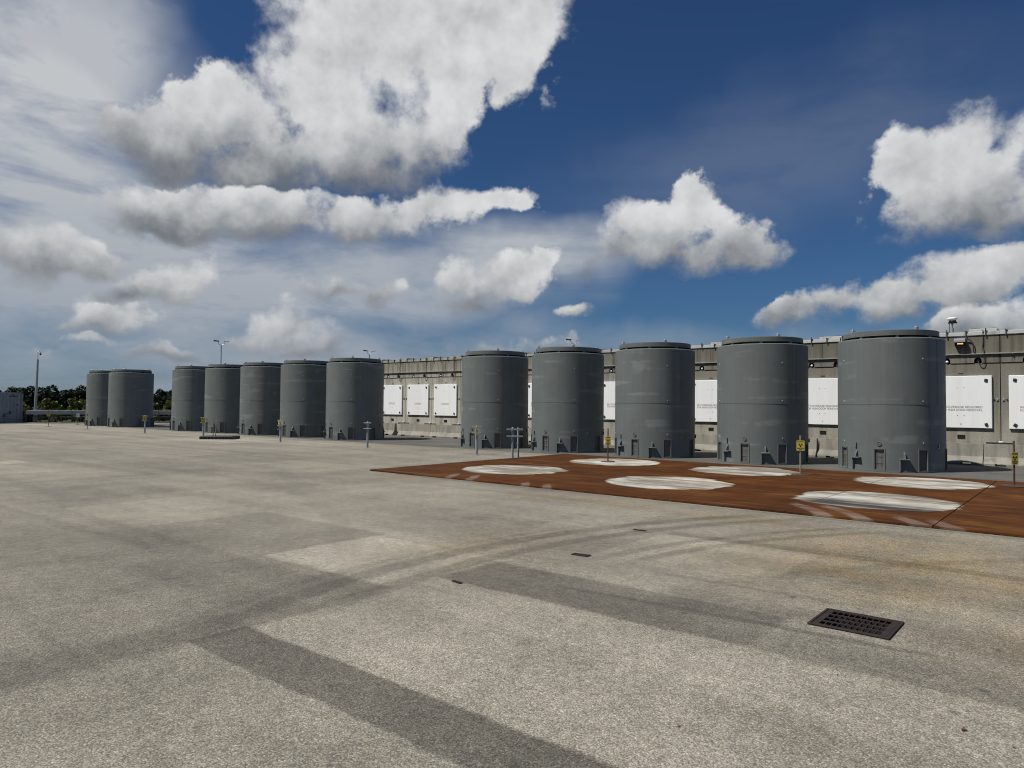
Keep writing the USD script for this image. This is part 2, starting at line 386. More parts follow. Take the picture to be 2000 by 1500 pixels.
def concrete(name, base, stain, top_grime=None, rough=0.9, pits=True, scale=1.0, streak=0.5, low_grime=None, aged=0.0, pale=None):
    """Cast concrete: vertical rain streaks, blotches, pitting, soot under the roof edge."""
    g = NG()
    p = place_coords(g)
    s, t, z = sep(g, p)
    q = g.place(p, scale=(2.6 * scale, 2.6 * scale, 0.16 * scale))
    run = g.noise(q, 1.0, 6.0, 0.62)
    blot = g.noise(p, 0.7 * scale, 6.0, 0.6)
    fine = g.noise(p, 14.0 * scale, 6.0, 0.65)
    f = g.m('add', g.mapr(blot, 0.3, 0.7, 0.82, 1.14), g.mapr(fine, 0.3, 0.7, -0.14, 0.14))
    c = g.mix(1.0, base, grey(g, f), 'multiply')
    if pale is not None:
        c = g.mix(g.mapr(s, -30.0, -14.0), c, pale)
    if aged:
        ag = g.m('multiply', g.mapr(s, -33.0, -14.0, 0.0, aged), g.mapr(z, 0.9, 2.2, 0.35, 1.0))
        c = g.mix(ag, c, stain)
    c = g.mix(g.m('multiply', g.ss(run, 0.47, 0.68), streak), c, stain)
    if top_grime is not None:
        z0, z1, k = top_grime
        gr = g.m('multiply', g.ss(g.m('add', z, g.m('multiply', g.m('subtract', run, 0.5), 2.2)), z0, z1), k)
        c = g.mix(gr, c, stain)
    if low_grime is not None:
        z0, z1, k = low_grime
        c = g.mix(g.m('multiply', g.ss(g.m('add', z, g.m('multiply', g.m('subtract', blot, 0.5), 0.5)), z1, z0), k), c, stain)
    h = g.m('add', fine, g.m('multiply', blot, 0.6))
    if pits:
        v = g.voro(p, 17.0, detail=1.0)
        pit = g.m('multiply', g.ss(v, 0.16, 0.06), g.ss(g.noise(p, 1.9, 3.0), 0.52, 0.62))
        c = g.mix(g.m('multiply', pit, 0.75), c, (0.06, 0.055, 0.05))
        h = g.m('subtract', h, pit)
    b = principled(g, base_color=c, roughness=rough, specular_ior_level=0.25, normal=bump(g, h, 0.5, 0.012))
    return g.make(name, b)

def ground_mat():
    g = NG()
    p = place_coords(g)
    s0, t0, _ = sep(g, p)
    wn = g.noise(p, 1.6, 4.0, 0.6, 'color')
    wr, wg_, _ = sep(g, wn)
    s = g.m('multiply_add', g.m('subtract', wr, 0.5), 0.16, s0)
    t = g.m('multiply_add', g.m('subtract', wg_, 0.5), 0.12, t0)
    def rect(a, b, c, d_, soft=0.05):
        m = g.m('multiply', g.ss(s, a - soft, a + soft), g.ss(s, b + soft, b - soft))
        return g.m('multiply', m, g.m('multiply', g.ss(t, c - soft, c + soft), g.ss(t, d_ + soft, d_ - soft)))
    big = g.noise(p, 0.22, 5.0, 0.6)
    lane = g.noise(g.place(p, scale=(0.10, 0.9, 1)), 1.0, 5.0, 0.6)       # wear along the lanes of the paver
    cross = g.noise(g.place(p, loc=(5, 9, 0), rot=(0, 0, 0.5), scale=(0.8, 0.12, 1)), 1.0, 4.0, 0.6)
    mid = g.noise(p, 1.1, 6.0, 0.62)
    tone = g.m('add', g.mapr(big, 0.3, 0.7, 0.80, 1.16), g.mapr(lane, 0.3, 0.7, -0.16, 0.16))
    tone = g.m('add', tone, g.mapr(cross, 0.35, 0.7, 0.06, -0.12))
    tone = g.m('add', tone, g.m('add', g.mapr(mid, 0.3, 0.7, -0.12, 0.12), g.mapr(g.noise(p, 4.5, 5.0, 0.65), 0.3, 0.7, -0.08, 0.08)))
    # strips and bays of the paver, each laid and worn a little differently
    bay = g.n('white_noise_texture', 'value', dimensions='2D', vector=g.xyz(g.m('floor', g.m('multiply', g.m('add', s, g.m('multiply', g.m('floor', g.m('multiply', t, 1 / 2.6)), 3.7)), 1 / 8.3)), g.m('floor', g.m('multiply', t, 1 / 2.6)), 0.0))
    tone = g.m('multiply', tone, g.mapr(bay, 0.0, 1.0, 0.90, 1.09))
    for (a, b, c, d_, soft, k) in RECTS:
        tone = g.m('multiply', tone, g.m('multiply_add', rect(a, b, c, d_, soft), k, 1.0))
    ragged = g.mapr(mid, 0.35, 0.6, 0.55, 1.0)
    # wheel tracks: arcs turning onto the plates
    for (cs, ct, r, w, smax, tmin, tmax, k) in ARCS:
        ds = g.m('subtract', s, cs); dt = g.m('subtract', t, ct)
        rr = g.m('sqrt', g.m('add', g.m('multiply', ds, ds), g.m('multiply', dt, dt)))
        off = g.m('absolute', g.m('subtract', rr, r))
        m = g.m('multiply', g.ss(off, w, w * 0.35), g.m('multiply', g.ss(t, tmin - 0.8, tmin + 0.8), g.ss(t, tmax + 0.8, tmax - 0.8)))
        m = g.m('multiply', g.m('multiply', m, g.ss(s, smax + 0.6, smax - 0.6)), ragged)
        tone = g.m('multiply', tone, g.m('multiply_add', m, k, 1.0))
    # straight seams: (slope, s0, t0, half width, from s, to s, strength)
    for (k_, a0, c0, w, sa, sb, k) in SEAMS:
        off = g.m('absolute', g.m('subtract', t, g.m('multiply_add', g.m('subtract', s, a0), k_, c0)))
        m = g.m('multiply', g.ss(off, w, w * 0.3), g.m('multiply', g.ss(s, sa - 0.3, sa + 0.3), g.ss(s, sb + 0.3, sb - 0.3)))
        tone = g.m('multiply', tone, g.m('multiply_add', g.m('multiply', m, ragged), k, 1.0))
    # exposed stones: pale and dark chips
    v = g.voro(p, 88.0, 'color', randomness=1.0)
    vr, vg, vb = sep(g, v)
    dist = g.voro(p, 88.0)
    chip = g.m('add', g.mapr(vr, 0.0, 1.0, 0.62, 1.32), g.m('multiply', g.ss(vg, 0.90, 0.97), 0.60))
    gap = g.ss(dist, 0.42, 0.75)
    chip = g.m('multiply', chip, g.mapr(gap, 0, 1, 1.05, 0.62))
    n9 = g.noise(p, 9.0, 3.0, 0.7)
    chip = g.m('multiply', chip, g.mapr(n9, 0.3, 0.7, 0.88, 1.12))
    c = g.ramp(vb, [(0.0, (1.04, 0.99, 0.92)), (0.5, (1.0, 0.99, 0.97)), (1.0, (0.97, 0.98, 1.0))])
    c = g.mix(1.0, c, GROUND, 'multiply')
    c = g.mix(1.0, c, grey(g, g.m('multiply', tone, chip)), 'multiply')
    # rust washed off the plates
    rust = None
    for (cs, ct, rs, rt_, k) in RUSTS:
        q = g.place(g.xyz(s, t, 0.0), (cs, ct, 0), (0, 0, 0), (rs, rt_, 1), 'texture')
        m = g.n('map_range', 'result', range_type='smoothstep', value=g.vm('length', q, out='value'), from_min=0.2, from_max=1.1, to_min=k, to_max=0.0, clamp=True)
        rust = m if rust is None else g.m('maximum', rust, m)
    rust = g.m('multiply', rust, g.mapr(g.noise(p, 0.9, 6.0, 0.62), 0.36, 0.62, 0.25, 1.0))
    c = g.mix(rust, c, g.mix(1.0, c, (1.10, 0.88, 0.55), 'multiply'))
    # specks of oil and dirt
    sp = g.m('multiply', g.ss(g.voro(p, 1.3, detail=0.0), 0.075, 0.02), 0.6)
    c = g.mix(sp, c, (0.05, 0.045, 0.04))
    h = g.m('subtract', g.m('multiply', vr, 0.5), dist)
    b = principled(g, base_color=c, roughness=0.88, specular_ior_level=0.3, normal=bump(g, h, 0.55, 0.006))
    return g.make('worn_paving', b)

CASK = (0.121, 0.133, 0.128)
GROUND = (0.250, 0.232, 0.191)
# patches of paving of another tone: s from, s to, t from, t to, softness, change
RECTS = [(-6.80, -6.10, 0.3, 3.7, 0.16, -0.24), (-3.9, -2.2, 7.35, 7.75, 0.14, -0.22), (-29.6, -28.0, 7.5, 8.25, 0.1, 0.35), (-6.14, 45, 3.63, 6.16, 0.035, 0.20), (-6.20, 45, 3.05, 3.63, 0.03, -0.46), (-6.15, 45, -3.0, 3.05, 0.05, -0.08), (-30, -6.15, -6, 4.57, 0.06, -0.17),
         (-6.25, -2.4, 6.16, 7.30, 0.05, -0.33), (-2.4, 12, 6.16, 7.0, 0.10, -0.20), (-5.55, -3.1, 8.47, 10.72, 0.04, 0.22), (-5.5, 1.0, 10.72, 11.05, 0.05, -0.22), (-8.9, -6.2, 5.45, 7.45, 0.05, 0.2),
         (-12.4, -8.9, 4.57, 7.6, 0.08, -0.22), (-8.95, -6.3, 4.57, 5.45, 0.07, -0.24), (-16.6, -13.5, 6.7, 9.0, 0.10, 0.09), (-13, -7.5, 8.6, 11.0, 0.25, -0.10), (-26, -15.5, 9.5, 11.0, 0.5, -0.07),
         (-3.6, -2.3, 7.0, 7.45, 0.20, -0.22), (-1.5, 1.5, 7.2, 8.0, 0.35, -0.28), (-9.6, -6.2, 3.9, 4.5, 0.25, -0.2), (-90, -26.5, 16.5, 24.5, 1.5, 0.10)]
ARCS = [(5.1, 7.2, 12.15, 0.24, -3.8, 3.4, 13.8, -0.40), (5.1, 7.2, 11.55, 0.22, -3.8, 4.4, 13.8, -0.36), (5.1, 7.2, 11.0, 0.9, -4.2, 3.4, 10.0, -0.12), (5.1, 7.2, 10.5, 0.16, -2.5, 8.5, 13.6, -0.32), (5.1, 7.2, 10.05, 0.16, -2.5, 8.5, 13.6, -0.32), (9, 3, 13.5, 0.2, 0.0, 8, 14, -0.2), (5.1, 7.2, 12.5, 0.14, -3.8, 3.0, 11.0, -0.15), (-30, 30, 21, 0.35, -9.5, 10, 24, -0.12), (-20, -8, 18.5, 0.3, -8, 6, 16, -0.10), (-26, -6, 19.5, 0.4, -14, 4, 16, -0.10)]
SEAMS = [(0.06, -5.6, 6.75, 0.10, -4.9, -1.0, -0.35), (0.0, -2, 14.25, 0.12, -17, 6, -0.25), (0.0655, -51.3, 13.49, 0.22, -70, -19.5, -0.24), (2.02, -29.76, 7.85, 0.07, -30.5, -26.9, -0.6), (0.05, -51, 18.2, 0.16, -70, -22, -0.15), (0.0, -6, 14.1, 0.15, -40, -17.6, -0.12), (0.02, -3, 8.2, 0.10, -4.4, -2.2, -0.3)]
RUSTS = [(-2.0, 10.9, 3.4, 3.6, 0.8), (1.5, 10.0, 4.2, 4.6, 0.8), (-9.0, 13.3, 3.2, 0.9, 0.55), (-5.2, 13.2, 1.9, 1.1, 0.55), (-15.5, 13.7, 2.6, 0.7, 0.5), (-7.0, 8.1, 1.6, 2.6, 0.30), (3.0, 6.5, 3.0, 2.5, 0.3)]

def plate_mat():
    g = NG()
    p = place_coords(g)
    r = g.n('object_info', 'random')
    sc = g.noise(g.place(p, scale=(0.35, 3.6, 1)), 1.0, 6.0, 0.62)        # scrapes along the plates
    mid = g.noise(p, 0.9, 6.0, 0.6); fine = g.noise(p, 24.0, 5.0, 0.65)
    c = g.ramp(g.m('add', g.m('multiply', mid, 0.65), g.m('multiply', sc, 0.35)), [(0.30, (0.030, 0.0105, 0.0034)), (0.45, (0.064, 0.0205, 0.0042)), (0.55, (0.086, 0.0300, 0.0056)), (0.70, (0.140, 0.057, 0.014))])
    f = g.m('multiply', g.mapr(fine, 0.3, 0.7, 0.85, 1.15), g.mapr(r, 0, 1, 0.92, 1.08))
    c = g.mix(1.0, c, grey(g, f), 'multiply')
    sh = g.m('multiply', g.ss(g.noise(g.place(p, loc=(4, 2, 0), scale=(0.22, 6.5, 1)), 1.0, 5.0, 0.6), 0.57, 0.70), 0.7)
    c = g.mix(sh, c, (0.165, 0.095, 0.052))
    dk = g.m('multiply', g.ss(g.noise(g.place(p, loc=(9, 1, 0), scale=(0.3, 1.4, 1)), 1.0, 6.0, 0.66), 0.52, 0.64), 0.6)
    c = g.mix(dk, c, (0.034, 0.0155, 0.0075))
    # grey smears of wheels turning on and off
    s, t, _ = sep(g, p)
    for (cs, ct, rr0, w, smin, smax) in [(-17.4, 13.0, 3.5, 0.16, -14.9, -13.3), (-16.6, 13.0, 3.5, 0.16, -14.1, -12.4), (-14.4, 12.4, 3.6, 0.15, -11.9, -10.8), (-13.7, 12.4, 3.6, 0.15, -11.2, -10.1), (-8.0, 12.4, 4.4, 0.2, -5.2, -3.2), (-7.3, 12.4, 4.4, 0.2, -4.6, -2.6), (-6.0, 12.2, 4.2, 0.2, -3.1, -1.7), (-5.5, 12.2, 4.2, 0.2, -2.5, -1.0)]:
        ds = g.m('subtract', s, cs); dt = g.m('subtract', t, ct)
        off = g.m('absolute', g.m('subtract', g.m('sqrt', g.m('add', g.m('multiply', ds, ds), g.m('multiply', dt, dt))), rr0))
        m = g.m('multiply', g.m('multiply', g.ss(off, w, w * 0.5), g.m('multiply', g.ss(s, smin, smin + 0.3), g.ss(s, smax, smax - 0.3))), g.m('multiply', g.ss(t, 16.9, 15.7), g.mapr(sc, 0.35, 0.6, 0.2, 0.7)))
        c = g.mix(m, c, (0.22, 0.165, 0.135))
    b = principled(g, base_color=c, roughness=g.mapr(mid, 0.3, 0.7, 0.72, 0.9), specular_ior_level=0.12, normal=bump(g, g.m('add', fine, g.m('multiply', sc, 1.5)), 0.35, 0.008))
    return g.make('rusted_steel', b)

def footprint_mat():
    """Pale paint and concrete dust left where casks stood: scraped through to the rust in streaks."""
    g = NG()
    p = place_coords(g)
    sc = g.noise(g.place(p, rot=(0, 0, 0.12), scale=(0.20, 1.25, 1)), 1.0, 8.0, 0.70)
    sc2 = g.noise(g.place(p, loc=(3, 8, 0), rot=(0, 0, -0.2), scale=(0.25, 1.7, 1)), 1.0, 7.0, 0.66)
    mid = g.noise(p, 1.2, 5.0, 0.6)
    rim = g.mapr(g.vm('length', g.n('texture_coordinate', 'object'), out='value'), 1.25, 1.86, 0.60, -0.14)
    c = g.mix(g.mapr(mid, 0.35, 0.65), (0.31, 0.285, 0.23), (0.50, 0.485, 0.44))
    c = g.mix(g.m('multiply', g.ss(sc2, 0.51, 0.60), 0.75), c, (0.13, 0.115, 0.095))
    c = g.mix(g.m('multiply', g.ss(sc, 0.54, 0.62), 0.75), c, (0.24, 0.16, 0.085))
    s, t, _ = sep(g, p)
    grime = g.noise(g.place(p, loc=(2, 5, 0), rot=(0, 0, 0.08), scale=(0.32, 0.85, 1)), 1.0, 7.0, 0.68)
    c = g.mix(g.m('multiply', g.ss(grime, 0.47, 0.60), 0.75), c, (0.15, 0.125, 0.095))
    # one mark was scorched and scuffed black along its near side
    scorch = g.m('multiply', g.m('multiply', g.ss(t, 15.7, 16.3), g.ss(t, 17.5, 16.6)), g.m('multiply', g.ss(s, -5.4, -4.6), g.ss(s, -2.2, -2.9)))
    c = g.mix(g.m('multiply', scorch, g.mapr(sc2, 0.36, 0.52, 0.15, 0.95)), c, (0.035, 0.033, 0.032))
    keep = g.m('add', g.m('multiply', g.m('subtract', sc, 0.5), 3.4), g.m('multiply', g.m('subtract', rim, 0.0), 2.6))
    keep = g.ss(keep, 0.10, 0.50)
    b = principled(g, base_color=c, roughness=0.9, specular_ior_level=0.2)
    tr = g.n('transparent_bsdf', 'BSDF')
    return g.make('pale_footprint', g.n('mix_closure', 'closure', fac=keep, closure1=tr, closure2=b))

def leaf_mat(name, c1, c2, c3):
    g = NG()
    r = g.n('geometry', 'random_per_island'); q = g.n('object_info', 'random')
    c = g.ramp(g.m('add', g.m('multiply', r, 0.75), g.m('multiply', q, 0.25)), [(0.0, c1), (0.55, c2), (1.0, c3)])
    a = principled(g, base_color=c, roughness=0.55, specular_ior_level=0.3)
    t = g.n('translucent_bsdf', 'BSDF', color=c)
    return g.make(name, g.n('mix_closure', 'closure', fac=0.25, closure1=a, closure2=t))

def plain(name, color, rough=0.6, metal=0.0, emit=None, k=1.0):
    g = NG()
    kw = dict(base_color=color, roughness=rough, metallic=metal)
    if emit is not None: kw.update(emission_color=emit, emission_strength=k)
    return g.make(name, principled(g, **kw))

def white_door_mat():
    g = NG()
    p = place_coords(g)
    run = g.noise(g.place(p, scale=(3.2, 3.2, 0.25)), 1.0, 6.0, 0.62)
    mid = g.noise(p, 0.55, 3.0); chip = g.noise(p, 5.0, 7.0, 0.7); fine = g.noise(p, 30.0, 3.0)
    c = g.mix(g.mapr(run, 0.4, 0.75, 0.0, 0.35), (0.82, 0.825, 0.815), (0.62, 0.60, 0.54))
    worn = g.m('multiply', g.ss(chip, 0.66, 0.71), g.ss(mid, 0.50, 0.62))
    c = g.mix(g.m('multiply', worn, 0.7), c, (0.20, 0.21, 0.20))
    b = principled(g, base_color=c, roughness=0.65, specular_ior_level=0.3, normal=bump(g, g.m('add', fine, chip), 0.2, 0.004))
    return g.make('white_door_paint', b)

def grass_mat():
    g = NG()
    p = g.n('geometry', 'position')
    n1 = g.noise(p, 0.35, 5.0, 0.6); n2 = g.noise(p, 6.0, 5.0, 0.7)
    c = g.ramp(g.m('add', g.m('multiply', n1, 0.5), g.m('multiply', n2, 0.5)), [(0.3, (0.022, 0.035, 0.010)), (0.5, (0.05, 0.068, 0.02)), (0.7, (0.095, 0.10, 0.035))])
    b = principled(g, base_color=c, roughness=0.9, specular_ior_level=0.2, normal=bump(g, n2, 0.8, 0.08))
    return g.make('rough_grass', b)

def pad_mat():
    g = NG()
    p = place_coords(g)
    n1 = g.noise(p, 0.5, 6.0, 0.62); n2 = g.noise(g.place(p, scale=(0.25, 1.6, 1)), 1.0, 5.0, 0.6); v = g.voro(p, 70.0, 'color'); vr, _, _ = sep(g, v)
    f = g.m('add', g.mapr(n1, 0.3, 0.7, 0.78, 1.2), g.mapr(n2, 0.3, 0.7, -0.15, 0.15))
    f = g.m('multiply', f, g.mapr(vr, 0, 1, 0.8, 1.2))
    c = g.mix(1.0, (0.098, 0.093, 0.083), grey(g, f), 'multiply')
    return g.make('dark_asphalt', principled(g, base_color=c, roughness=0.9, specular_ior_level=0.3, normal=bump(g, vr, 0.4, 0.005)))

M_ground, M_pad, M_plate, M_foot, M_cask = ground_mat(), pad_mat(), plate_mat(), footprint_mat(), cask_paint()
M_wall = concrete('cast_concrete', (0.43, 0.405, 0.34), (0.125, 0.113, 0.088), top_grime=(2.6, 5.4, 0.5), low_grime=(0.3, 1.0, 0.2), aged=0.72)
M_roofblock = concrete('sooty_concrete', (0.36, 0.33, 0.265), (0.085, 0.077, 0.058), top_grime=(3.6, 5.2, 0.5), scale=1.3, streak=0.85, aged=0.6)
M_barrier = concrete('barrier_concrete', (0.27, 0.255, 0.215), (0.155, 0.145, 0.120), scale=1.4, streak=0.75, low_grime=(0.0, 0.14, 0.6))
M_white = white_door_mat()
M_grass = grass_mat()
M_rail = paint('dull_rail', (0.25, 0.24, 0.21), 0.6, dirt=(0.12, 0.09, 0.07))
M_edge = concrete('roof_edge_paint', (0.33, 0.315, 0.27), (0.16, 0.15, 0.125), pits=False, pale=(0.46, 0.455, 0.425))
M_dark = paint('blackened_metal', (0.028, 0.027, 0.026), 0.6)
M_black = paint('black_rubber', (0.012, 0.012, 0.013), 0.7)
M_steel = paint('galvanised_steel', (0.40, 0.41, 0.42), 0.42, metal=0.55)
M_flash = paint('pale_roof_flashing', (0.50, 0.50, 0.47), 0.5, dirt=(0.26, 0.25, 0.22))
M_grate = paint('rusty_cast_iron', (0.030, 0.022, 0.020), 0.75, var=0.3, dirt=(0.055, 0.03, 0.018), scale=8, spec=0.2)
M_postgrey = paint('grey_pipe_paint', (0.25, 0.265, 0.28), 0.5, dirt=(0.15, 0.135, 0.115))
M_yellow = paint('yellow_sign_face', (0.46, 0.36, 0.05), 0.5, var=0.10)
M_paleyellow = paint('faded_sign_face', (0.72, 0.66, 0.42), 0.5, var=0.10)
M_ink = plain('sign_ink', (0.012, 0.011, 0.010), 0.6)
M_redink = plain('red_ink', (0.42, 0.06, 0.03), 0.6)
M_fadedink = plain('faded_stencil_ink', (0.42, 0.42, 0.41), 0.8)
M_stencil = plain('stencil_ink', (0.10, 0.10, 0.10), 0.8)
M_screen = paint('vent_mesh', (0.135, 0.13, 0.118), 0.7, var=0.3, dirt=(0.22, 0.19, 0.15), scale=12)
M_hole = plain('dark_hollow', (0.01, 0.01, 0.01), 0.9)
M_ball = plain('white_cover', (0.75, 0.75, 0.73), 0.4)
M_rustpost = paint('rusty_pole', (0.07, 0.035, 0.022), 0.7, var=0.3, dirt=(0.03, 0.02, 0.016))
M_greypost = paint('pale_pole', (0.24, 0.20, 0.165), 0.6, var=0.2, dirt=(0.16, 0.08, 0.05))
M_container = paint('container_paint', (0.15, 0.175, 0.21), 0.5, dirt=(0.09, 0.08, 0.07), scale=1.2)
M_bark = paint('bark', (0.10, 0.08, 0.06), 0.9)
M_plastic = paint('black_plastic', (0.016, 0.016, 0.017), 0.5)
M_beam = paint('grey_barrier_beam', (0.20, 0.215, 0.235), 0.6)
M_mesh = paint('fence_wire', (0.14, 0.145, 0.14), 0.5, metal=0.3)
M_leaf_dark = leaf_mat('dark_needles', (0.014, 0.024, 0.010), (0.032, 0.048, 0.018), (0.075, 0.088, 0.032))
M_leaf_light = leaf_mat('light_leaves', (0.05, 0.066, 0.012), (0.17, 0.18, 0.03), (0.36, 0.33, 0.08))
M_lampglow = plain('amber_lamp', (0.6, 0.3, 0.1), 0.4, emit=(1.0, 0.42, 0.10), k=0.55)
M_lens = plain('lamp_lens', (0.55, 0.56, 0.58), 0.15)
M_leafbrown = plain('dead_leaf_brown', (0.10, 0.055, 0.03), 0.8)


# ------------------------------------------------------------------ ground
big = 2500.0
def st_poly(pts):
    return sg.Polygon([tuple(st(a, b)[:2]) for a, b in pts])
gx, gy = .72, .66
GRATE = (-2.195, 7.205)
hole = st_poly([(GRATE[0] + .036, GRATE[1] + .031), (GRATE[0] + gx - .036, GRATE[1] + .031), (GRATE[0] + gx - .036, GRATE[1] + gy - .031), (GRATE[0] + .036, GRATE[1] + gy - .031)])
solo_ground = usdkit.mesh(stage, '/World/terrain', sheet(sg.box(-big, -big, big, big).difference(hole), -.06), M_grass)
tag(solo_ground.GetPrim(), None, None, None, 'structure')
yard = usdkit.mesh(stage, '/World/paved_yard', sheet(st_poly([(-120, 14.0), (-81.26, 14.0), (-70.57, 37.0), (60, 37.0), (60, -60), (-120, -60)]).difference(hole), 0.0), M_ground)
tag(yard.GetPrim(), None, None, None, 'structure')
pad = usdkit.mesh(stage, '/World/storage_pad', sheet(st_poly([(-69.0, 24.7), (-34, 24.6), (-17.7, 24.95), (60, 25.03), (60, 33.5), (-69, 33.5)]), 0.004), M_pad)
tag(pad.GetPrim(), None, None, None, 'structure')

# ------------------------------------------------------------------ storage modules: the long concrete wall
W0, PITCH_M, J0 = 32.9, 2.597, -2.83               # face of the wall, module width, a joint
def text_lines(lines, h, width, mat_depth=0.002, bold=True):
    """Lettering standing up in the local x-z plane, facing -y, centred on x = 0; the first line's foot at z = 0."""
    out = []
    for i, tx in enumerate(lines):
        m = meshkit.text_mesh(tx, h, mat_depth, bold=bold)
        w = m.bounds[1][0] - m.bounds[0][0]
        m.apply_translation([-m.bounds[0][0] - w / 2, 0, 0])
        if width: m.apply_scale([width / w, 1, 1])
        v = m.vertices.copy()
        m.vertices = np.c_[v[:, 0], -v[:, 2], v[:, 1] - i * h * 1.42]
        m.faces = m.faces                          # (x, y, z) -> (x, -z, y) keeps the handedness
        out.append(m)
    return cat(out)

def bolt_plate():
    return cat(bevbox(-.055, .055, -.03, 0, -.055, .055, .008), T(cyl(.028, 0, .022, n=8), y=-.03, rx=90))

def module(k, label, text=None, text_mat=None, conduit=True, lamp=False, group=None, worn=False):
    """k counts joints to the left of the joint J0; the module spans from that joint to the next one on its right."""
    s0 = J0 - PITCH_M * k
    path = thing('storage_module', label, 'storage module', st(s0, W0), GRID, group)
    P = PITCH_M; gp = 0.014
    # base unit with a recess line and two half-round vent holes under the roof block
    base = box(gp, P - gp, 0.0, 6.0, 0.0, 3.915)
    man = to_man(base)
    for xh in (.83, 1.88):
        hole = T(cyl(.125, -0.02, .30, n=20), rx=-90, x=xh, y=0, z=3.99)
        man = man - to_man(box(xh - .118, xh + .118, -.05, .30, 3.86, 3.99)) if False else man
    base = from_man(man)
    part('wall_block', base, M_wall, path)
    roof = to_man(box(gp, P - gp, -0.03, 6.0, 3.93, 5.0))
    for xh in (.83, 1.88):
        roof = roof - to_man(T(cyl(.125, -0.1, .34, n=24), rx=-90, x=xh, y=0.0, z=4.02)) - to_man(box(xh - .125, xh + .125, -.1, .34, 3.90, 4.02))
    roof = roof - to_man(box(P / 2 - .01, P / 2 + .01, -.1, -.005, 4.30, 5.1))
    part('roof_block', from_man(roof), M_roofblock, path)
    for i, xh in enumerate((.83, 1.88)):
        hood = lathe([(.105, 0), (.125, 0), (.125, .05), (.105, .05)], 20)
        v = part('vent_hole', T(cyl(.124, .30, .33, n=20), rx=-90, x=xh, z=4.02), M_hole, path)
        if i == 0:
            part('vent_cover', T(trimesh.creation.icosphere(2, .05), x=xh + .012, y=-.01, z=3.995), M_ball, v, smooth=True)
            part('cover_arm', tube([(xh + .01, .3, 4.0), (xh + .01, 0, 3.995)], .015, 6), M_dark, v)
        else:
            part('vent_fan', T(cyl(.07, 0, .03, n=12), rx=90, x=xh, y=.1, z=4.03), M_dark, v)
    # pale roof edge with clips
    part('roof_edge', bevbox(0, P, -.07, .35, 5.004, 5.15, .012), M_edge, path)
    for j, xc in enumerate((.2, .85, 1.5, 2.15)):
        hh = .10 if j % 2 else .04
        part('edge_clip', cat(box(xc - .018, xc + .018, -.10, -.072, 4.96, 5.16 + hh), box(xc - .03, xc + .05, -.10, .05, 5.152, 5.18)), M_dark, path)
    # door with its bolts and lettering
    x0, x1, z0, z1 = .27, P - .265, 1.385, 3.425
    dr = part('door', bevbox(x0, x1, -.085, -.002, z0, z1, .012), M_white, path, label='worn white steel door with bare patches' if worn else None)
    R = random.Random(100 + k)
    for xx, zz in ((x0 + .19, z1 - .18), (x1 - .19, z1 - .18), (x0 + .19, z0 + .15), (x1 - .19, z0 + .15)):
        part('bolt_plate', T(bolt_plate(), x=xx, y=-.085, z=zz, ry=R.choice((0, 8, -20, 30, 45, 15)), rz=0), M_dark, dr)
    xm = (x0 + x1) / 2
    for dx, zz, rr in ((-.115, 2.965, .014), (.115, 2.965, .014), (-.115, 1.865, .016), (.115, 1.865, .016), (0.0, 1.535, .02)):
        part('bolt_hole', T(cyl(rr, 0, .004, n=8), rx=90, x=xm + dx, y=-.0855, z=zz), M_dark, dr)
    if text:
        w, h = (1.40, .082) if text_mat is M_stencil else (.66, .05)
        part('lettering', T(text_lines(text, h, w, bold=False), x=xm + (.02 if text_mat is M_stencil else 0.02), y=-.086, z=2.165), text_mat, dr)
    part('lifting_slot', box(xm - .09, xm + .09, -.006, .0, 3.50, 3.545), M_dark, path)
    # vent grille below the door
    gr = part('vent_grille', box(xm - .13, xm + .13, -.012, -.001, .97, 1.11), M_hole, path)
    part('grille_frame', cat([box(xm - .13, xm + .13, -.02, -.013, z, z + .012) for z in np.linspace(.97, 1.098, 5)]), M_dark, gr)
    # clamps beside the joints
    for xx in (.095, P - .095):
        part('joint_clamp', cat(bevbox(xx - .035, xx + .035, -.03, -.001, 2.44, 2.56, .006), T(cyl(.02, 0, .02, n=8), rx=90, x=xx, y=-.03, z=2.5)), M_steel, path)
    for xx in (.205, P - .205):
        part('anchor_bolt', T(cyl(.03, 0, .03, n=10), rx=90, x=xx, y=-.001, z=2.5), M_dark, path)
    # trough at the foot of the joint
    part('joint_trough', cat(box(-.46, .40, -.24, -.002, .84, .855), box(-.46, .40, -.24, -.228, .765, .84), box(-.46, .40, -.228, -.002, .765, .78), box(-.46, -.448, -.228, -.002, .78, .84), box(.388, .40, -.228, -.002, .78, .84)), M_dark, path)
    part('joint_tag', bevbox(-.06, .07, -.20, -.06, .857, .915, .006), M_ball, path)
    if conduit:
        x = 2.06
        pts = curve([(x, -.105, 5.2), (x, -.06, 5.0), (x, -.06, 4.7), (x - .02, -.06, 4.55), (x + .02, -.07, 4.4), (x + .035, -.10, 4.25), (x + .035, -.08, 4.02), (x - .02, -.09, 3.88), (x - .12, -.09, 3.90), (x - .17, -.06, 3.99), (x - .18, .06, 4.02)], 6)
        part('conduit', tube(pts, .017, 6), M_dark, path)
    return path

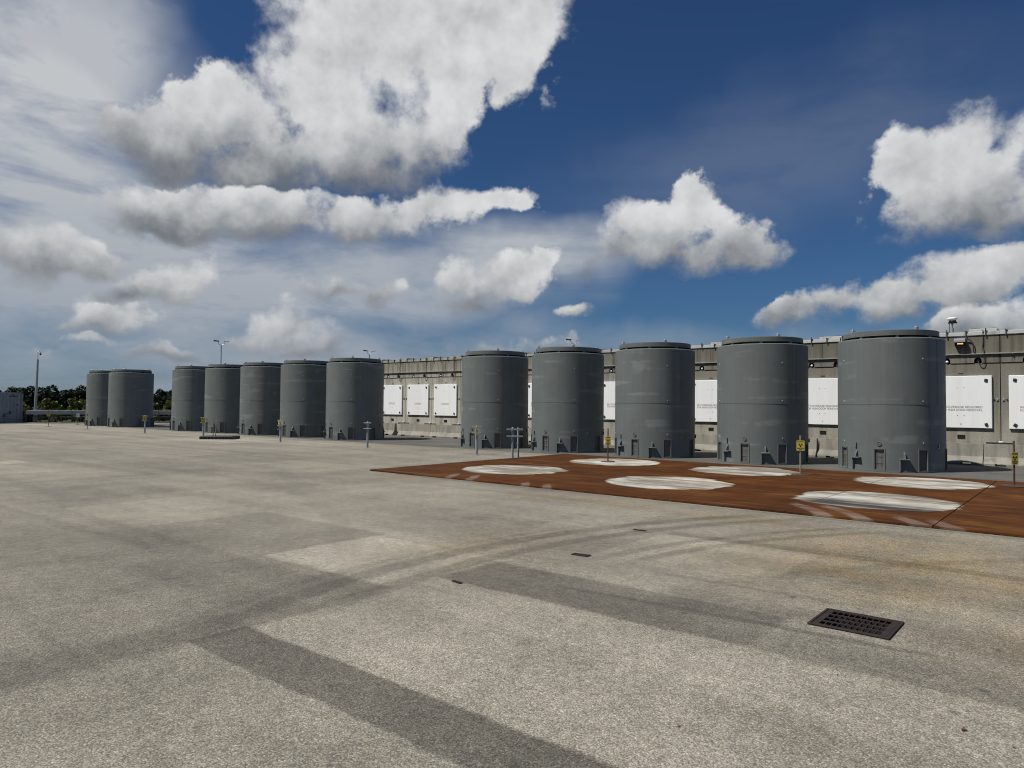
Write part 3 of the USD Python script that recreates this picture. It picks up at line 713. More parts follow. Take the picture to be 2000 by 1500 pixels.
RP = ['RP COVERAGE REQUIRED', 'FOR HSM DOOR REMOVAL']
modules = {
 -2: ('concrete storage module with white door past the right edge, second along', RP, M_stencil),
 -1: ('concrete storage module cut by the right edge, only the left of its white door showing', RP, M_stencil),
 0: ('concrete storage module right of the nearest cask, under the lit wall lamp', RP, M_stencil),
 1: ('concrete storage module standing directly behind the nearest cask', None, None),
 2: ('concrete storage module with scuffed white door between the nearest and second nearest casks', RP, M_stencil),
 3: ('concrete storage module hidden behind the second nearest cask', None, None),
 4: ('concrete storage module with worn lettered door left of the second nearest cask', RP, M_stencil),
 5: ('concrete storage module hidden behind the middle cask of the right group', None, None),
 6: ('concrete storage module whose door shows left of the middle cask of the right group', RP, M_stencil),
 7: ('concrete storage module behind the second cask of the right group', None, None),
 8: ('concrete storage module showing a white sliver between the two leftmost right-group casks', RP, M_stencil),
 9: ('concrete storage module behind the leftmost cask of the right group', None, None),
 10: ('concrete storage module hidden between that cask and the open row of doors', RP, M_fadedink),
 11: ('concrete storage module with the right one of the three fully open clean white doors', RP, M_fadedink),
 12: ('concrete storage module with the middle one of the three clean white doors', RP, M_fadedink),
 13: ('concrete storage module with the left one of three clean white doors, partly behind a cask', RP, M_fadedink),
 14: ('concrete storage module behind the rightmost cask of the middle group', RP, M_fadedink),
 15: ('concrete storage module at the far left end of the wall, hidden behind casks', RP, M_fadedink)}
for k in sorted(modules, reverse=True):
    lab, tx, tm = modules[k]
    module(k, lab, tx or RP, tm or M_stencil, conduit=True, group='storage modules of the concrete wall', worn=k in (2, 3, 4))
S_LEFT, S_RIGHT = J0 - PITCH_M * 15, J0 + PITCH_M * 3
# rail along the whole wall, hollow boxes on the roof
x0 = thing('cable_rail', 'long thin grey steel rail bolted along the top of the concrete wall', 'cable rail', st(S_LEFT, W0 - .03, 4.262))
part('rail', extrude_x([(-.075, 0), (0, 0), (0, .05), (-.010, .05), (-.010, .022), (-.075, .022)], 0, S_RIGHT - S_LEFT), M_rail, x0)
for i in range(0, 18):
    part('rail_bracket', T(box(-.02, .02, -.085, -.001, -.05, -.002), x=.4 + i * PITCH_M), M_dark, x0)
vent0 = None
for k in range(15, -3, -1):
    s0 = J0 - PITCH_M * k
    lab = {14: 'low concrete roof vent half behind the rightmost cask of the middle group', 8: 'low concrete roof vent seen between the two leftmost casks of the right group', 6: 'low concrete roof vent seen left of the middle cask of the right group', 4: 'low concrete roof vent seen right of the middle cask of the right group', 2: 'low concrete roof vent seen just left of the nearest cask', -1: 'low concrete roof vent at the right edge of the picture', 13: 'low concrete roof vent above the left clean white door', 12: 'low concrete roof vent above the middle clean white door', 11: 'low concrete roof vent above the right clean white door', 0: 'low concrete roof vent right of the roof mast, above the wall lamp'}.get(k, 'low concrete roof vent box on top of the storage wall')
    loc = st(s0 + .95 + (.55 if k < 2 else 0), W0 + .75, 5.0)
    if vent0 is None:
        vent0 = thing('roof_vent', lab, 'roof vent', loc, GRID, 'roof vents on the storage wall')
        part('vent_box', bevbox(0, .95, 0, 3.2, 0, .335, .015), M_edge, vent0)
        part('cap', bevbox(.04, .91, .04, 3.16, .336, .352, .006), M_dark, vent0)
    else:
        copy_of(vent0, lab, loc, GRID, 'roof vents on the storage wall')
m = thing('roof_mast', 'short grey mast with a white disc head on the roof edge', 'mast', st(-4.47, W0 + .5, 5.0))
part('pole', cyl(.032, 0, .72, n=10), M_steel, m)
part('thin_pole', cyl(.012, 0, .66, x=-.09, n=6), M_dark, m)
part('cable', tube(curve([(.05, 0, .0), (.055, 0, .3), (.03, -.03, .42), (.04, 0, .6)], 5), .014, 6), M_dark, m)
part('bracket', cat(bevbox(-.14, .18, -.05, .05, .58, .64, .01), box(-.10, .14, -.03, .03, .64, .70)), M_dark, m)
part('disc_head', lathe([(.0, .70), (.13, .71), (.19, .75), (.19, .79), (.12, .83), (0, .84)], 24), M_ball, m, smooth=40)

# wall lamp on the right, lit
lp = thing('wall_lamp', 'grey box wall lamp glowing amber, with curved conduit, high on the concrete wall', 'wall lamp', st(-4.12, W0 - .03, 4.60))
hs = extrude_x([(0, .30), (-.26, .30), (-.27, .22), (-.27, .15), (0, .15)], -.185, .185)
part('housing', hs, M_steel, lp)
part('visor', cat(extrude_x([(0, -.02), (-.14, -.02), (-.18, .02), (0, .03)], -.165, .165), box(-.18, -.165, -.20, 0, .03, .15), box(.165, .18, -.20, 0, .03, .15), box(-.165, .165, -.02, 0, .03, .15)), M_dark, lp)
part('lens', extrude_x([(-.19, .032), (-.235, .148), (-.225, .148), (-.18, .032)], -.163, .163), M_hole, lp)
part('lamp_tube', T(cyl(.03, -.10, .10, n=12), ry=90, y=-.245, z=.085, x=.02), M_lampglow, lp)
part('conduit', tube(curve([(.185, -.08, .25), (.26, -.08, .26), (.34, -.08, .22), (.42, -.08, .10), (.44, -.08, -.05), (.435, -.06, -.27)], 8), .022, 8), M_dark, lp)

# ------------------------------------------------------------------ jersey barriers at the foot of the wall
prof = [(0, 0), (.61, 0), (.61, .075), (.43, .33), (.385, .81), (.225, .81), (.18, .33), (0, .075)]
BL = 2.99
def barrier_mesh(flip=0):
    m_ = to_man(extrude_x(prof, 0.015, BL - .015))
    for xc in (.55, BL - .55):
        m_ = m_ - to_man(extrude_x([(-.1, -.1), (.71, -.1), (.71, .085), (-.1, .085)], xc - .17, xc + .17))
    return from_man(m_)
b0 = None
starts = [-42.3, -39.6] + [-36.2 + BL * i for i in range(13)]
blabel = {1: 'concrete jersey barrier showing its end profile, just left of the gap in the barrier row',
          2: 'stained concrete jersey barrier right of the gap, below the left and middle clean white doors', 3: 'concrete jersey barrier below the right clean white door',
          11: 'weathered concrete jersey barrier emerging from behind the right of the nearest cask', 12: 'weathered concrete jersey barrier right of the nearest cask, behind the rightmost caution sign',
          10: 'concrete jersey barrier in the gap left of the nearest cask', 9: 'concrete jersey barrier in the gap left of the second nearest cask', 7: 'concrete jersey barrier seen left of the middle cask of the right group', 5: 'concrete jersey barrier behind the two leftmost casks of the right group'}
for i, sx in enumerate(starts):
    lab = blabel.get(i, 'concrete jersey barrier at the foot of the wall, hidden behind casks')
    dy = {1: -.12, 10: -.10, 4: .05}.get(i, 0.0)
    if b0 is None:
        b0 = thing('jersey_barrier', lab, 'barrier', st(sx, 31.85 + dy, .004), GRID, 'jersey barriers along the wall')
        part('barrier_body', barrier_mesh(), M_barrier, b0)
        part('joint_hook', cat([tube(curve([(BL - .02, .27, z), (BL + .01, .285, z), (BL + .012, .305, z), (BL + .01, .325, z), (BL - .02, .34, z)], 4), .010, 6) for z in (.25, .55)]), M_rustpost, b0)
        part('lifting_pin', cyl(.016, .81, .825, x=BL / 2, y=.305, n=8), M_dark, b0)
    else:
        copy_of(b0, lab, st(sx, 31.85 + dy, .004), GRID + {1: 1.2, 10: -.8}.get(i, 0), 'jersey barriers along the wall')

# ------------------------------------------------------------------ the casks
CR, CH = 1.685, 4.49
def ring(r0, r1, z0, z1, n=96):
    return lathe([(r0, z0), (r1, z0), (r1, z1), (r0, z1), (r0, z0)], n)
def at_angle(m_, phi):
    """Turns a shape built on the -y side of the cask round its axis, phi to the right as seen from outside the -y side."""
    return T(m_, rz=phi)
def make_cask(label, loc, group):
    c = thing('storage_cask', label, 'storage cask', loc, GRID, group)
    body = m3.Manifold.cylinder(CH - .03, CR, CR, 144) + m3.Manifold.cylinder(.03, CR, CR - .03, 144).translate([0, 0, CH - .03])
    doors = [0, 46, -46, 91, -91, 137, -137, 180]
    for a in doors:
        body = body - to_man(at_angle(box(-.145, .145, -CR - .1, -CR + .075, .075, .715), a))
    part('shell', from_man(body), M_cask, c, smooth=25)
    part('base_flange', ring(CR - .01, CR + .045, .004, .034, 144), M_cask, c, smooth=25)
    part('weld_seam', ring(CR - .005, CR + .007, 2.240, 2.250, 144), M_cask, c, smooth=50)
    part('upright_seam', at_angle(box(-.008, .008, -CR - .009, -CR + .01, 2.253, CH - .06), 67), M_cask, c)
    for a in doors:
        fr = cat(box(-.175, -.1455, -CR - .012, -CR + .03, .05, .745), box(.1455, .175, -CR - .012, -CR + .03, .05, .745), box(-.175, .175, -CR - .012, -CR + .03, .7455, .772), box(-.175, .175, -CR - .012, -CR + .03, .04, .0495))
        f = part('inlet_vent', at_angle(fr, a), M_cask, c)
        sc = [box(-.145, .145, -CR + .060, -CR + .065, .076, .714)] + [box(x - .006, x + .006, -CR + .048, -CR + .0595, .076, .714) for x in np.linspace(-.12, .12, 7)] + [box(-.145, .145, -CR + .04, -CR + .0475, z, z + .012) for z in (.28, .50)]
        part('vent_screen', at_angle(cat(sc), a), M_screen, f)
    for a in (-25, 25, 155, -155):
        led = cat(bevbox(-.150, .150, -CR - .150, -CR + .03, .415, .452, .006), box(-.150, -.118, -CR - .09, -CR + .03, .036, .4145))
        b = part('anchor_bracket', at_angle(led, a), M_cask, c)
        fin = extrude_x([(-CR - .13, .4525), (-CR + .03, .4525), (-CR + .03, .68), (-CR - .03, .665), (-CR - .09, .58)], -.022, .022)
        part('gusset', at_angle(fin, a), M_cask, b)
    for a, z in ((-26, .86), (68, .86), (112, .86), (-112, .86)):
        part('lifting_hook', at_angle(cat(box(-.012, .012, -CR - .05, -CR + .02, z - .07, z + .07), box(-.05, -.0125, -CR - .05, -CR + .02, z - .07, z - .045)), a), M_cask, c)
    part('round_port', at_angle(T(lathe([(0, .022), (.032, .022), (.034, .012), (.055, .012), (.057, .024), (.072, .024), (.074, -.03)], 24), rx=90, y=-CR, z=.93), 0), M_cask, c, smooth=30)
    studs = [T(cyl(.014, 0, .016, n=8), rx=90, y=-CR, z=z) for z in (.98, 2.36, 3.78)]
    for a in (46, -46):
        for q in studs: part('stud', at_angle(q, a), M_ball, c)
    # lid: a thick plate standing on spacers over a dark gap
    LR = .894 * CR
    ld = part('lid', lathe([(.001, CH + .085), (LR + .012, CH + .085), (LR + .012, CH + .118), (LR - .004, CH + .122), (LR, CH + .128), (LR, CH + .262), (LR - .02, CH + .275), (.001, CH + .285)], 144), M_cask, c, smooth=25)
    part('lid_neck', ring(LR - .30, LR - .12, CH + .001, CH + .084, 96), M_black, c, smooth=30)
    for a in range(20, 380, 45):
        part('spacer', at_angle(box(-.05, .05, -LR + .01, -LR + .11, CH + .001, CH + .0845), a), M_cask, ld)
    for a in (46, 136, 226, 316):
        lug = cat(bevbox(-.06, .06, -LR + .06, -LR + .18, CH + .275, CH + .375, .015), at_angle(cyl(.035, CH + .375, CH + .41, y=-LR + .12, n=12), 0))
        part('lifting_lug', at_angle(lug, a), M_steel, ld)
    return c
casks = [(-35.4, 62.23), (-32.04, 59.67), (-23.71, 53.33), (-20.08, 50.57), (-16.57, 47.9), (-12.98, 45.16), (-9.38, 42.42), (-.86, 35.94), (2.62, 33.29), (6.16, 30.59), (9.81, 27.82), (13.39, 25.09)]
clabels = ['grey steel storage cask farthest left, half covered by the other cask of its pair', 'grey steel storage cask, right one of the far left pair, alone before the trees',
 'grey steel storage cask, leftmost of the middle group of five', 'grey steel storage cask, second of the middle group, behind two upright rods', 'grey steel storage cask, middle one of the middle group of five', 'grey steel storage cask, fourth of the middle group, behind the pale sign post', 'grey steel storage cask, rightmost of the middle group, beside the three clean white doors',
 'grey steel storage cask, leftmost of the right group, right of the three clean white doors', 'grey steel storage cask, second of the right group, right of the twin posts', 'grey steel storage cask, middle of right group, right of the dark pole sign', 'grey steel storage cask, second largest, behind the caution sign on a pale pole', 'largest and nearest grey steel storage cask, at the right']
cask0 = make_cask(clabels[11], [*casks[11], .004], 'grey storage casks in a row')
for (x, y), lab in zip(casks[:11], clabels[:11]):
    copy_of(cask0, lab, [x, y, .004], GRID + random.uniform(-1.2, 1.2), 'grey storage casks in a row')

# ------------------------------------------------------------------ rusty steel plates with pale footprints
PT0, PT1, PS0, PW = 14.42, 24.95, -17.65, 2.567
feet = [(-14.42, 17.62, 1.78), (-13.72, 22.62, 1.66), (-9.02, 17.6, 1.78), (-8.85, 22.62, 1.80), (-3.88, 17.52, 1.84), (-3.80, 22.62, 1.80), (1.35, 17.55, 1.8), (1.4, 22.6, 1.8)]
plabels = {0: 'rusty brown steel plate forming the pointed far left end of the floor of plates', 5: 'rusty brown steel plate with a narrow slice of two white marks on its right side', 6: 'rusty brown steel plate carrying the two rightmost white marks, before the nearest cask', 7: 'rusty brown steel plate under the rightmost caution sign'}
for i in range(11):
    a = PS0 + PW * i
    gap = .008 if i in (5, 6) else .004
    lab = plabels.get(i, 'rusty brown steel ground plate, number %s along the row from its left end' % ['one', 'two', 'three', 'four', 'five', 'six', 'seven', 'eight', 'nine', 'ten', 'eleven'][i])
    pl = thing('steel_plate', lab, 'steel plate', st(a, PT0, .002 + .0015 * (i % 2)), GRID, 'rusty steel ground plates')
    part('plate', bevbox(gap, PW - gap, 0, PT1 - PT0, 0, .045, .004), M_plate, pl)
    cell = sg.box(gap + .004, .004, PW - gap - .004, PT1 - PT0 - .004)
    for (fs, ft, fr_) in feet:
        q = sg.Point(fs - a, ft - PT0).buffer(fr_, 48).intersection(cell)
        if q.is_empty or q.area < .02: continue
        q = affinity.translate(q, -(fs - a), -(ft - PT0))
        pp = part('white_mark', sheet(q, 0.0), M_foot, pl)
        UsdGeom.Xformable(stage.GetPrimAtPath(pp)).AddTranslateOp().Set(Gf.Vec3d(fs - a, ft - PT0, .049))

# ------------------------------------------------------------------ caution signs and posts
def trefoil(r):
    """A radiation trefoil as a polygon: hub and three blades."""
    hub = sg.Point(0, 0).buffer(r * .19, 12)
    blades = []
    for c0 in (30, 150, 270):
        a = np.radians(np.linspace(c0 - 30, c0 + 30, 12))
        blades.append(sg.Polygon(np.r_[np.c_[r * np.cos(a), r * np.sin(a)], np.c_[.3 * r * np.cos(a[::-1]), .3 * r * np.sin(a[::-1])]]))
    return [hub] + blades
def upright(m_, y):
    """From the drawing plane to an upright face looking along -y."""
    v = np.asarray(m_.vertices); m_ = m_.copy(); m_.vertices = np.c_[v[:, 0], y - v[:, 2], v[:, 1]]; return m_
def sign(parent, zc, w, h, face, ink, y=-.05, x=0.0, top='CAUTION', low=('RADIATION', 'AREA')):
    rect = sg.box(-w / 2, -h / 2, w / 2, h / 2).buffer(-.02).buffer(.02)
    b = part('sign_board', T(upright(flat(rect, 0, .004), 0), x=x, y=y, z=zc), face, parent)
    def ln(text, hh, z, mat):
        m_ = text_lines([text], hh, None)
        ww = m_.bounds[1][0] - m_.bounds[0][0]
        if ww > w * .84: m_.apply_scale([w * .84 / ww, 1, 1])
        return T(m_, x=x, y=y - .0045, z=zc + z)
    part('caution_word', ln(top, h * .095, h * .335, ink), ink, b)
    part('trefoil', T(cat([upright(flat(g_, 0, .002), 0) for g_ in trefoil(h * .19)]), x=x, y=y - .0045, z=zc + .04 * h), M_ink, b)
    part('area_word', cat(*[ln(t_, h * .085, -h * (.30 + .125 * i), ink) for i, t_ in enumerate(low)]), ink, b)
    return b
def facing(loc):
    """Heading of a sign that looks at the middle of the yard."""
    return math.degrees(math.atan2(loc[0] - 0.0, loc[1] - 2.0)) * -1.0
# three signs on disc-footed poles on the plates
for s_, t_, hgt, zc, w, h, mat, lab, ry, zb in ((-13.96, 22.55, 1.24, .77, .20, .33, M_rustpost, 'yellow caution radiation sign on a dark pole standing on a white mark', 6, .0495),
                           (-7.02, 22.45, 1.21, .90, .235, .315, M_greypost, 'yellow caution radiation sign on a pale rusty pole before the second nearest cask', 8, .0495),
                           (-1.73, 23.4, 1.22, .75, .185, .335, M_rustpost, 'yellow caution radiation sign on a dark rusty pole at the right edge of the picture', 38, .0495)):
    loc = st(s_, t_, zb)
    sp = thing('caution_sign', lab, 'sign', loc, facing(loc) + ry, 'caution signs on disc-footed poles')
    part('pole', cyl(.024, .02, hgt, n=12), mat, sp, smooth=40)
    part('base_disc', lathe([(0, 0), (.27, 0), (.27, .012), (.25, .022), (.05, .03), (0, .03)], 32), M_rustpost, sp, smooth=30)
    sign(sp, zc, w, h, M_yellow, M_ink, y=-.034)
    part('sign_clamp', cat(*[box(-.035, .035, -.0335, .032, zc + z - .012, zc + z + .012) for z in (.09, -.09)]), M_dark, sp)
# thick fixed posts along the edge of the pad, with cross arms for a rope
def rope_post(s_, t_, lab, hgt=1.2, arms=(1.16, .95), r=.055, board=None, armlen=.30, rot=None):
    loc = st(s_, t_, 0)
    q = thing('rope_post', lab, 'post', loc, GRID if rot is None else rot, 'grey pipe posts along the pad')
    part('pipe', cyl(r, 0, hgt, n=16), M_postgrey, q, smooth=40)
    part('foot_plate', bevbox(-.11, .11, -.11, .11, 0, .016, .004), M_postgrey, q)
    part('cap', lathe([(0, hgt + .02), (r * .7, hgt + .012), (r + .004, hgt - .02), (r + .004, hgt - .03), (r, hgt - .03)], 16), M_postgrey, q, smooth=60)
    for z in arms:
        part('cross_arm', cat(T(cyl(.020, -armlen / 2, armlen / 2, n=10), ry=90, z=z, y=-r - .012), *[T(trimesh.creation.icosphere(1, .026), x=sx * armlen / 2, y=-r - .012, z=z) for sx in (-1, 1)]), M_postgrey, q)
    if board:
        zc, w, h, face, ink = board
        sign(q, zc, w, h, face, ink, y=-r - .045)
    return q
rope_post(-49.36, 21.14, 'grey pipe post with small yellow sign before the far left cask pair', 1.2, (1.15, .86), board=(1.02, .22, .33, M_yellow, M_ink), rot=GRID + 50)
rope_post(-42.24, 21.56, 'grey pipe post with small yellow sign before the second cask of the middle group', 1.19, (1.15, .86), board=(1.02, .22, .33, M_yellow, M_ink), rot=GRID + 50)
rope_post(-34.0, 21.64, 'grey pipe post with pale sign boards before the fourth cask of the middle group', 1.2, (1.17, .88), board=(1.04, .24, .32, M_paleyellow, M_redink), rot=GRID + 48)
rope_post(-26.88, 21.8, 'bare grey pipe post with two cross arms before the rightmost cask of the middle group', 1.245, (1.19, .93), r=.05, armlen=.32, rot=0)
rope_post(-20.13, 22.12, 'grey pipe post with cross arms and pale yellow sign, left of the twin posts', 1.22, (1.19, .92), board=(1.01, .19, .30, M_paleyellow, M_redink), armlen=.34, rot=10)
q = rope_post(-17.50, 21.30, 'twin grey pipe posts joined by two horizontal bars, at the corner of the rusty plates', 1.24, (), r=.042, rot=0)
o = np.array([.215, .29])
part('pipe', cyl(.042, 0, 1.235, x=o[0], y=o[1], n=16), M_postgrey, q, smooth=40)
part('foot_plate', T(bevbox(-.09, .09, -.09, .09, 0, .016, .004), x=o[0], y=o[1]), M_postgrey, q)
for z in (1.165, .90):
    part('bar', T(bevbox(-.23, .40, -.075, -.043, z - .03, z + .03, .006), y=0), M_postgrey, q)
for z in (.62, .35):
    part('collar', cyl(.055, z - .02, z + .02, x=o[0], y=o[1], n=14), M_postgrey, q)
# small far signs on thin stakes
for s_, t_, hgt, zc, face, ink, lab in ((-66.59, 20.83, 1.18, 1.0, M_yellow, M_ink, 'small yellow sign on a thin stake far left, right of the tall camera pole'), (-59.05, 21.07, 1.16, .85, M_paleyellow, M_ink, 'small pale sign on a thin dark stake before the farthest left cask'), (-69.67, 24.08, 1.0, .85, M_ball, M_fadedink, 'small white sign on a stake before the far wire fence')):
    loc = st(s_, t_, 0)
    q = thing('stake_sign', lab, 'sign', loc, facing(loc), 'small signs on thin stakes')
    part('stake', cyl(.022, .01, hgt, n=8), M_rustpost, q)
    part('base_disc', lathe([(0, 0), (.26, 0), (.26, .012), (.04, .03), (0, .03)], 20), M_rustpost, q)
    sign(q, zc, .24, .32, face, ink, y=-.028)

# black plastic spill pallet with two rods standing in it
loc = st(-39.2, 21.0, 0)
q = thing('plastic_pallet', 'low black plastic pallet with holes along its sides, two rods standing in it', 'pallet', loc, GRID + 42)
lo = to_man(bevbox(-.95, .95, -.6, .6, 0, .17, .015))
for x in np.linspace(-.8, .8, 9): lo = lo - to_man(box(x - .045, x + .045, -.7, .7, .04, .11))
for y in np.linspace(-.42, .42, 4): lo = lo - to_man(box(-1.0, 1.0, y - .05, y + .05, .04, .11))
for x in np.linspace(-.8, .8, 9):
    for y in np.linspace(-.42, .42, 4): lo = lo - to_man(box(x - .06, x + .06, y - .07, y + .07, .12, .2))
part('deck', from_man(lo), M_plastic, q)
r1 = solo('upright_rod', T(cat(cyl(.024, .0, 1.20, n=10), cyl(.04, 0, .05, n=10)), *(loc + np.array([-.44, .1, .13]))), M_greypost, 'thin grey rod standing in the pallet, left one, with a square frame', 'rod')
r2 = thing('upright_rod', 'thin grey rod leaning slightly in the black pallet, right one', 'rod', loc + np.array([-.24, -.05, .13]), 0)
part('rod', T(cyl(.024, 0, 1.20, n=10), ry=3), M_greypost, r2); part('foot', cyl(.04, 0, .05, n=10), M_dark, r2)

# ------------------------------------------------------------------ drain grate and small covers in the paving
q = thing('drain_grate', 'rusty cast iron drain grate with four rows of square holes, in the foreground paving', 'drain grate', st(-2.195, 7.205, .004))
fr = to_man(bevbox(0, gx, 0, gy, 0, .016, .003)) - to_man(box(.026, gx - .026, .022, gy - .022, -.1, .1))
part('frame', from_man(fr), M_grate, q)
gm_ = to_man(bevbox(.030, gx - .030, .026, gy - .026, .001, .013, .003))
for i in range(10):
    for j in range(4):
        cx = .04 + .075 + i * (gx - .08 - .15) / 9; cy = .034 + .085 + j * (gy - .068 - .17) / 3
        gm_ = gm_ - to_man(box(cx - .0235, cx + .0235, cy - .058, cy + .058, -.1, .1))
part('grating', from_man(gm_), M_grate, q)
part('pit', from_man(to_man(box(.0355, gx - .0355, .0305, gy - .0305, -.55, -.006)) - to_man(box(.05, gx - .05, .045, gy - .045, -.5, .1))), M_hole, q)
for s_, t_, w, h, r_, lab in ((-5.62, 8.38, .26, .12, 6, 'small dark square iron cover in the paving, left of the drain'), (-6.0, 10.72, .22, .06, 3, 'small flat iron strip in the paving near the plates'), (-5.86, 6.12, .16, .05, -8, 'tiny dark iron cover at the corner of the pale paving strip')):
    q = thing('iron_cover', lab, 'cover', st(s_, t_, .003), GRID + r_)
    part('cover_rim', from_man(to_man(bevbox(-w / 2, w / 2, -h / 2, h / 2, 0, .010, .002)) - to_man(box(-w / 2 + .014, w / 2 - .014, -h / 2 + .012, h / 2 - .012, -.1, .1))), M_grate, q)
    part('cover_plate', cat(box(-w / 2 + .016, w / 2 - .016, -h / 2 + .014, h / 2 - .014, 0, .006), *[box(x - .004, x + .004, -h / 2 + .02, h / 2 - .02, .006, .009) for x in np.linspace(-w / 2 + .035, w / 2 - .035, 5)]), M_grate, q)

# a few bits blown across the paving
for i, (s_, t_, sz, lab) in enumerate(((-2.14, 4.35, .017, 'curled dead leaf on the pale paving, below the dark strip'), (-.70, 5.52, .022, 'dead leaf cluster on the pale paving in the lower right corner'), (-.42, 5.45, .015, 'small dead leaf nearest the lower right corner'), (-1.6, 6.0, .014, 'small dead leaf in front of the drain grate'))):
    R = np.random.default_rng(60 + i); ms = []
    for k in range(4 if i == 1 else 1):
        a = np.linspace(-1, 1, 7)
        w_ = np.sqrt(np.clip(1 - a ** 2, 0, 1)) * .38 * sz
        up_ = .25 * sz * a ** 2 + .004
        v = np.vstack([np.c_[a * sz, w_, up_ + .2 * w_], np.c_[a * sz, 0 * w_, up_], np.c_[a * sz, -w_, up_ + .3 * w_]])
        f = []
        for r_ in (0, 1):
            for j in range(6): f += [[r_ * 7 + j, (r_ + 1) * 7 + j, r_ * 7 + j + 1], [r_ * 7 + j + 1, (r_ + 1) * 7 + j, (r_ + 1) * 7 + j + 1]]
        ms.append(T(trimesh.Trimesh(v, f, process=False), x=R.uniform(-1, 1) * sz * (k > 0), y=R.uniform(-1, 1) * sz * (k > 0), rz=R.uniform(0, 360)))
    solo('dead_leaf', T(cat(*ms), *st(s_, t_, .001)), M_leafbrown, lab, 'leaf', group='dead leaves on the paving')


# ------------------------------------------------------------------ far left: container, bins, camera pole
q = thing('shipping_container', 'grey corrugated shipping container at the left edge of the picture, in shade', 'container', st(-77.6, 22.15, 0))
CL, CWD, CHT = 12.19, 2.44, 2.86
ys = []
y = -CL + .12
while y < -.16:
    ys += [(y, 0), (y + .07, 0), (y + .14, -.036), (y + .21, -.036)]; y += .28
pro = [(a, b) for a, b in ys]
poly = sg.Polygon([(b - .012, a) for a, b in pro] + [(b - .016, a) for a, b in reversed(pro)])
part('side_panel', flat(poly, .17, CHT - .12), M_container, q)
part('side_panel', T(flat(poly, .17, CHT - .12), x=-CWD + .05), M_container, q)
part('end_panel', box(-CWD + .06, -.06, -.045, -.03, .16, CHT - .1), M_container, q)
part('end_panel', box(-CWD + .06, -.06, -CL + .03, -CL + .045, .16, CHT - .1), M_container, q)
part('roof', box(-CWD + .03, -.03, -CL + .03, -.03, CHT - .06, CHT - .03), M_container, q)
for xx in (-CWD, -.10):
    part('rail', bevbox(xx, xx + .10, -CL, 0, .04, .168, .008), M_container, q)
    part('rail', bevbox(xx + .02, xx + .08, -CL, 0, CHT - .115, CHT - .005, .008), M_container, q)
    for yy in (-CL, -.13):
        part('corner_post', bevbox(xx, xx + .10, yy, yy + .13, .1685, CHT - .1155, .006), M_container, q)
        part('corner_casting', bevbox(xx - .004, xx + .104, yy - .004, yy + .134, CHT - .118, CHT + .004, .01), M_dark, q)
        part('corner_casting', bevbox(xx - .004, xx + .104, yy - .004, yy + .134, 0, .12, .01), M_dark, q)
part('placard', cat(box(-.012, -.006, -1.15, -.45, CHT - .40, CHT - .30), box(-.012, -.006, -.86, -.74, CHT - .28, CHT - .18)), M_dark, q)
part('vent_plate', bevbox(-.012, .01, -.52, -.42, 1.62, 1.78, .004), M_dark, q)
for nm, px_, w, d_, h_, mat, lab in (('waste_bin', (-78.42, 22.46), .30, .5, .66, M_container, 'small grey green bin at the far end of the container'), ('waste_bin', (-78.06, 22.80), .58, .5, .68, M_black, 'black wheeled bin between the container and the tall camera pole')):
    q = thing(nm, lab, 'bin', st(*px_, 0), GRID + 30)
    part('body', trimesh.convex.convex_hull(np.array([[sx * w / 2 * k_, sy * d_ / 2 * k_, z_] for sx in (-1, 1) for sy in (-1, 1) for k_, z_ in ((.86, .06), (1.0, h_ - .08))])), mat, q)
    part('lid', bevbox(-w / 2 - .02, w / 2 + .02, -d_ / 2 - .02, d_ / 2 + .02, h_ - .078, h_, .015), mat, q)
    for sx in (-1, 1): part('wheel', T(cyl(.07, -.02, .02, n=14), ry=90, x=sx * (w / 2 - .06), y=-d_ / 2 + .05, z=.07), M_black, q)
q = thing('camera_pole', 'tall grey tapered pole with a dome camera on a thin mast, far left', 'camera pole', st(-77.86, 23.22, 0), 44)
part('plinth', bevbox(-.20, .20, -.20, .20, 0, .62, .02), M_barrier, q)
part('pole', T(cyl(.13, .62, 6.05, n=24, r2=.09), ry=.9), M_postgrey, q, smooth=40)
part('mast', tube(curve([(.09, 0, 6.0), (.095, 0, 6.6), (.13, 0, 6.78), (.22, 0, 6.82), (.29, 0, 6.74), (.30, 0, 6.66)], 6), .028, 8), M_steel, q)
dm = part('camera_housing', T(cyl(.10, 0, .14, n=16, r2=.06), x=.30, z=6.56), M_steel, q)
part('dome', T(trimesh.creation.icosphere(2, .092), x=.30, z=6.555), M_black, dm, smooth=True)
part('control_box', bevbox(-.16, .16, -.30, -.15, .75, 1.25, .015), M_steel, q)

# vehicle barrier of grey beam panels on dark stanchions, low wire fence and kerb before the grass
A0 = np.array([-76.96, 23.25]); AD = np.array([.4216, .9068])
LHEAD = GRID + math.degrees(math.atan2(AD[1], AD[0]))
def along(k, off=0.0, z=0.0):
    p = A0 + AD * k + np.array([AD[1], -AD[0]]) * off
    return st(p[0], p[1], z)
q = thing('beam_barrier', 'long low barrier of grey beam panels on dark stanchions before the far trees', 'barrier', along(-1.0, .25), LHEAD)
for i in range(12):
    a, b = i * 1.86, i * 1.86 + 1.86
    part('beam_panel', bevbox(a + .02, b - .02, -.10, .10, .84 + random.uniform(-.01, .01), 1.235 + random.uniform(-.012, .012), .03), M_beam, q)
    part('stanchion', cat(bevbox(a - .075, a + .075, .125, .255, 0, 1.0, .01), bevbox(a - .13, a + .13, .105, .125, .78, 1.02, .006), T(box(-.05, .05, -.02, .02, 0, .75), x=a, y=.20, z=.25, rx=35)), M_dark, q)
q = thing('wire_fence', 'low wire mesh fence with grey rail, below and behind the beam barrier', 'fence', along(-1.5, -.6), LHEAD)
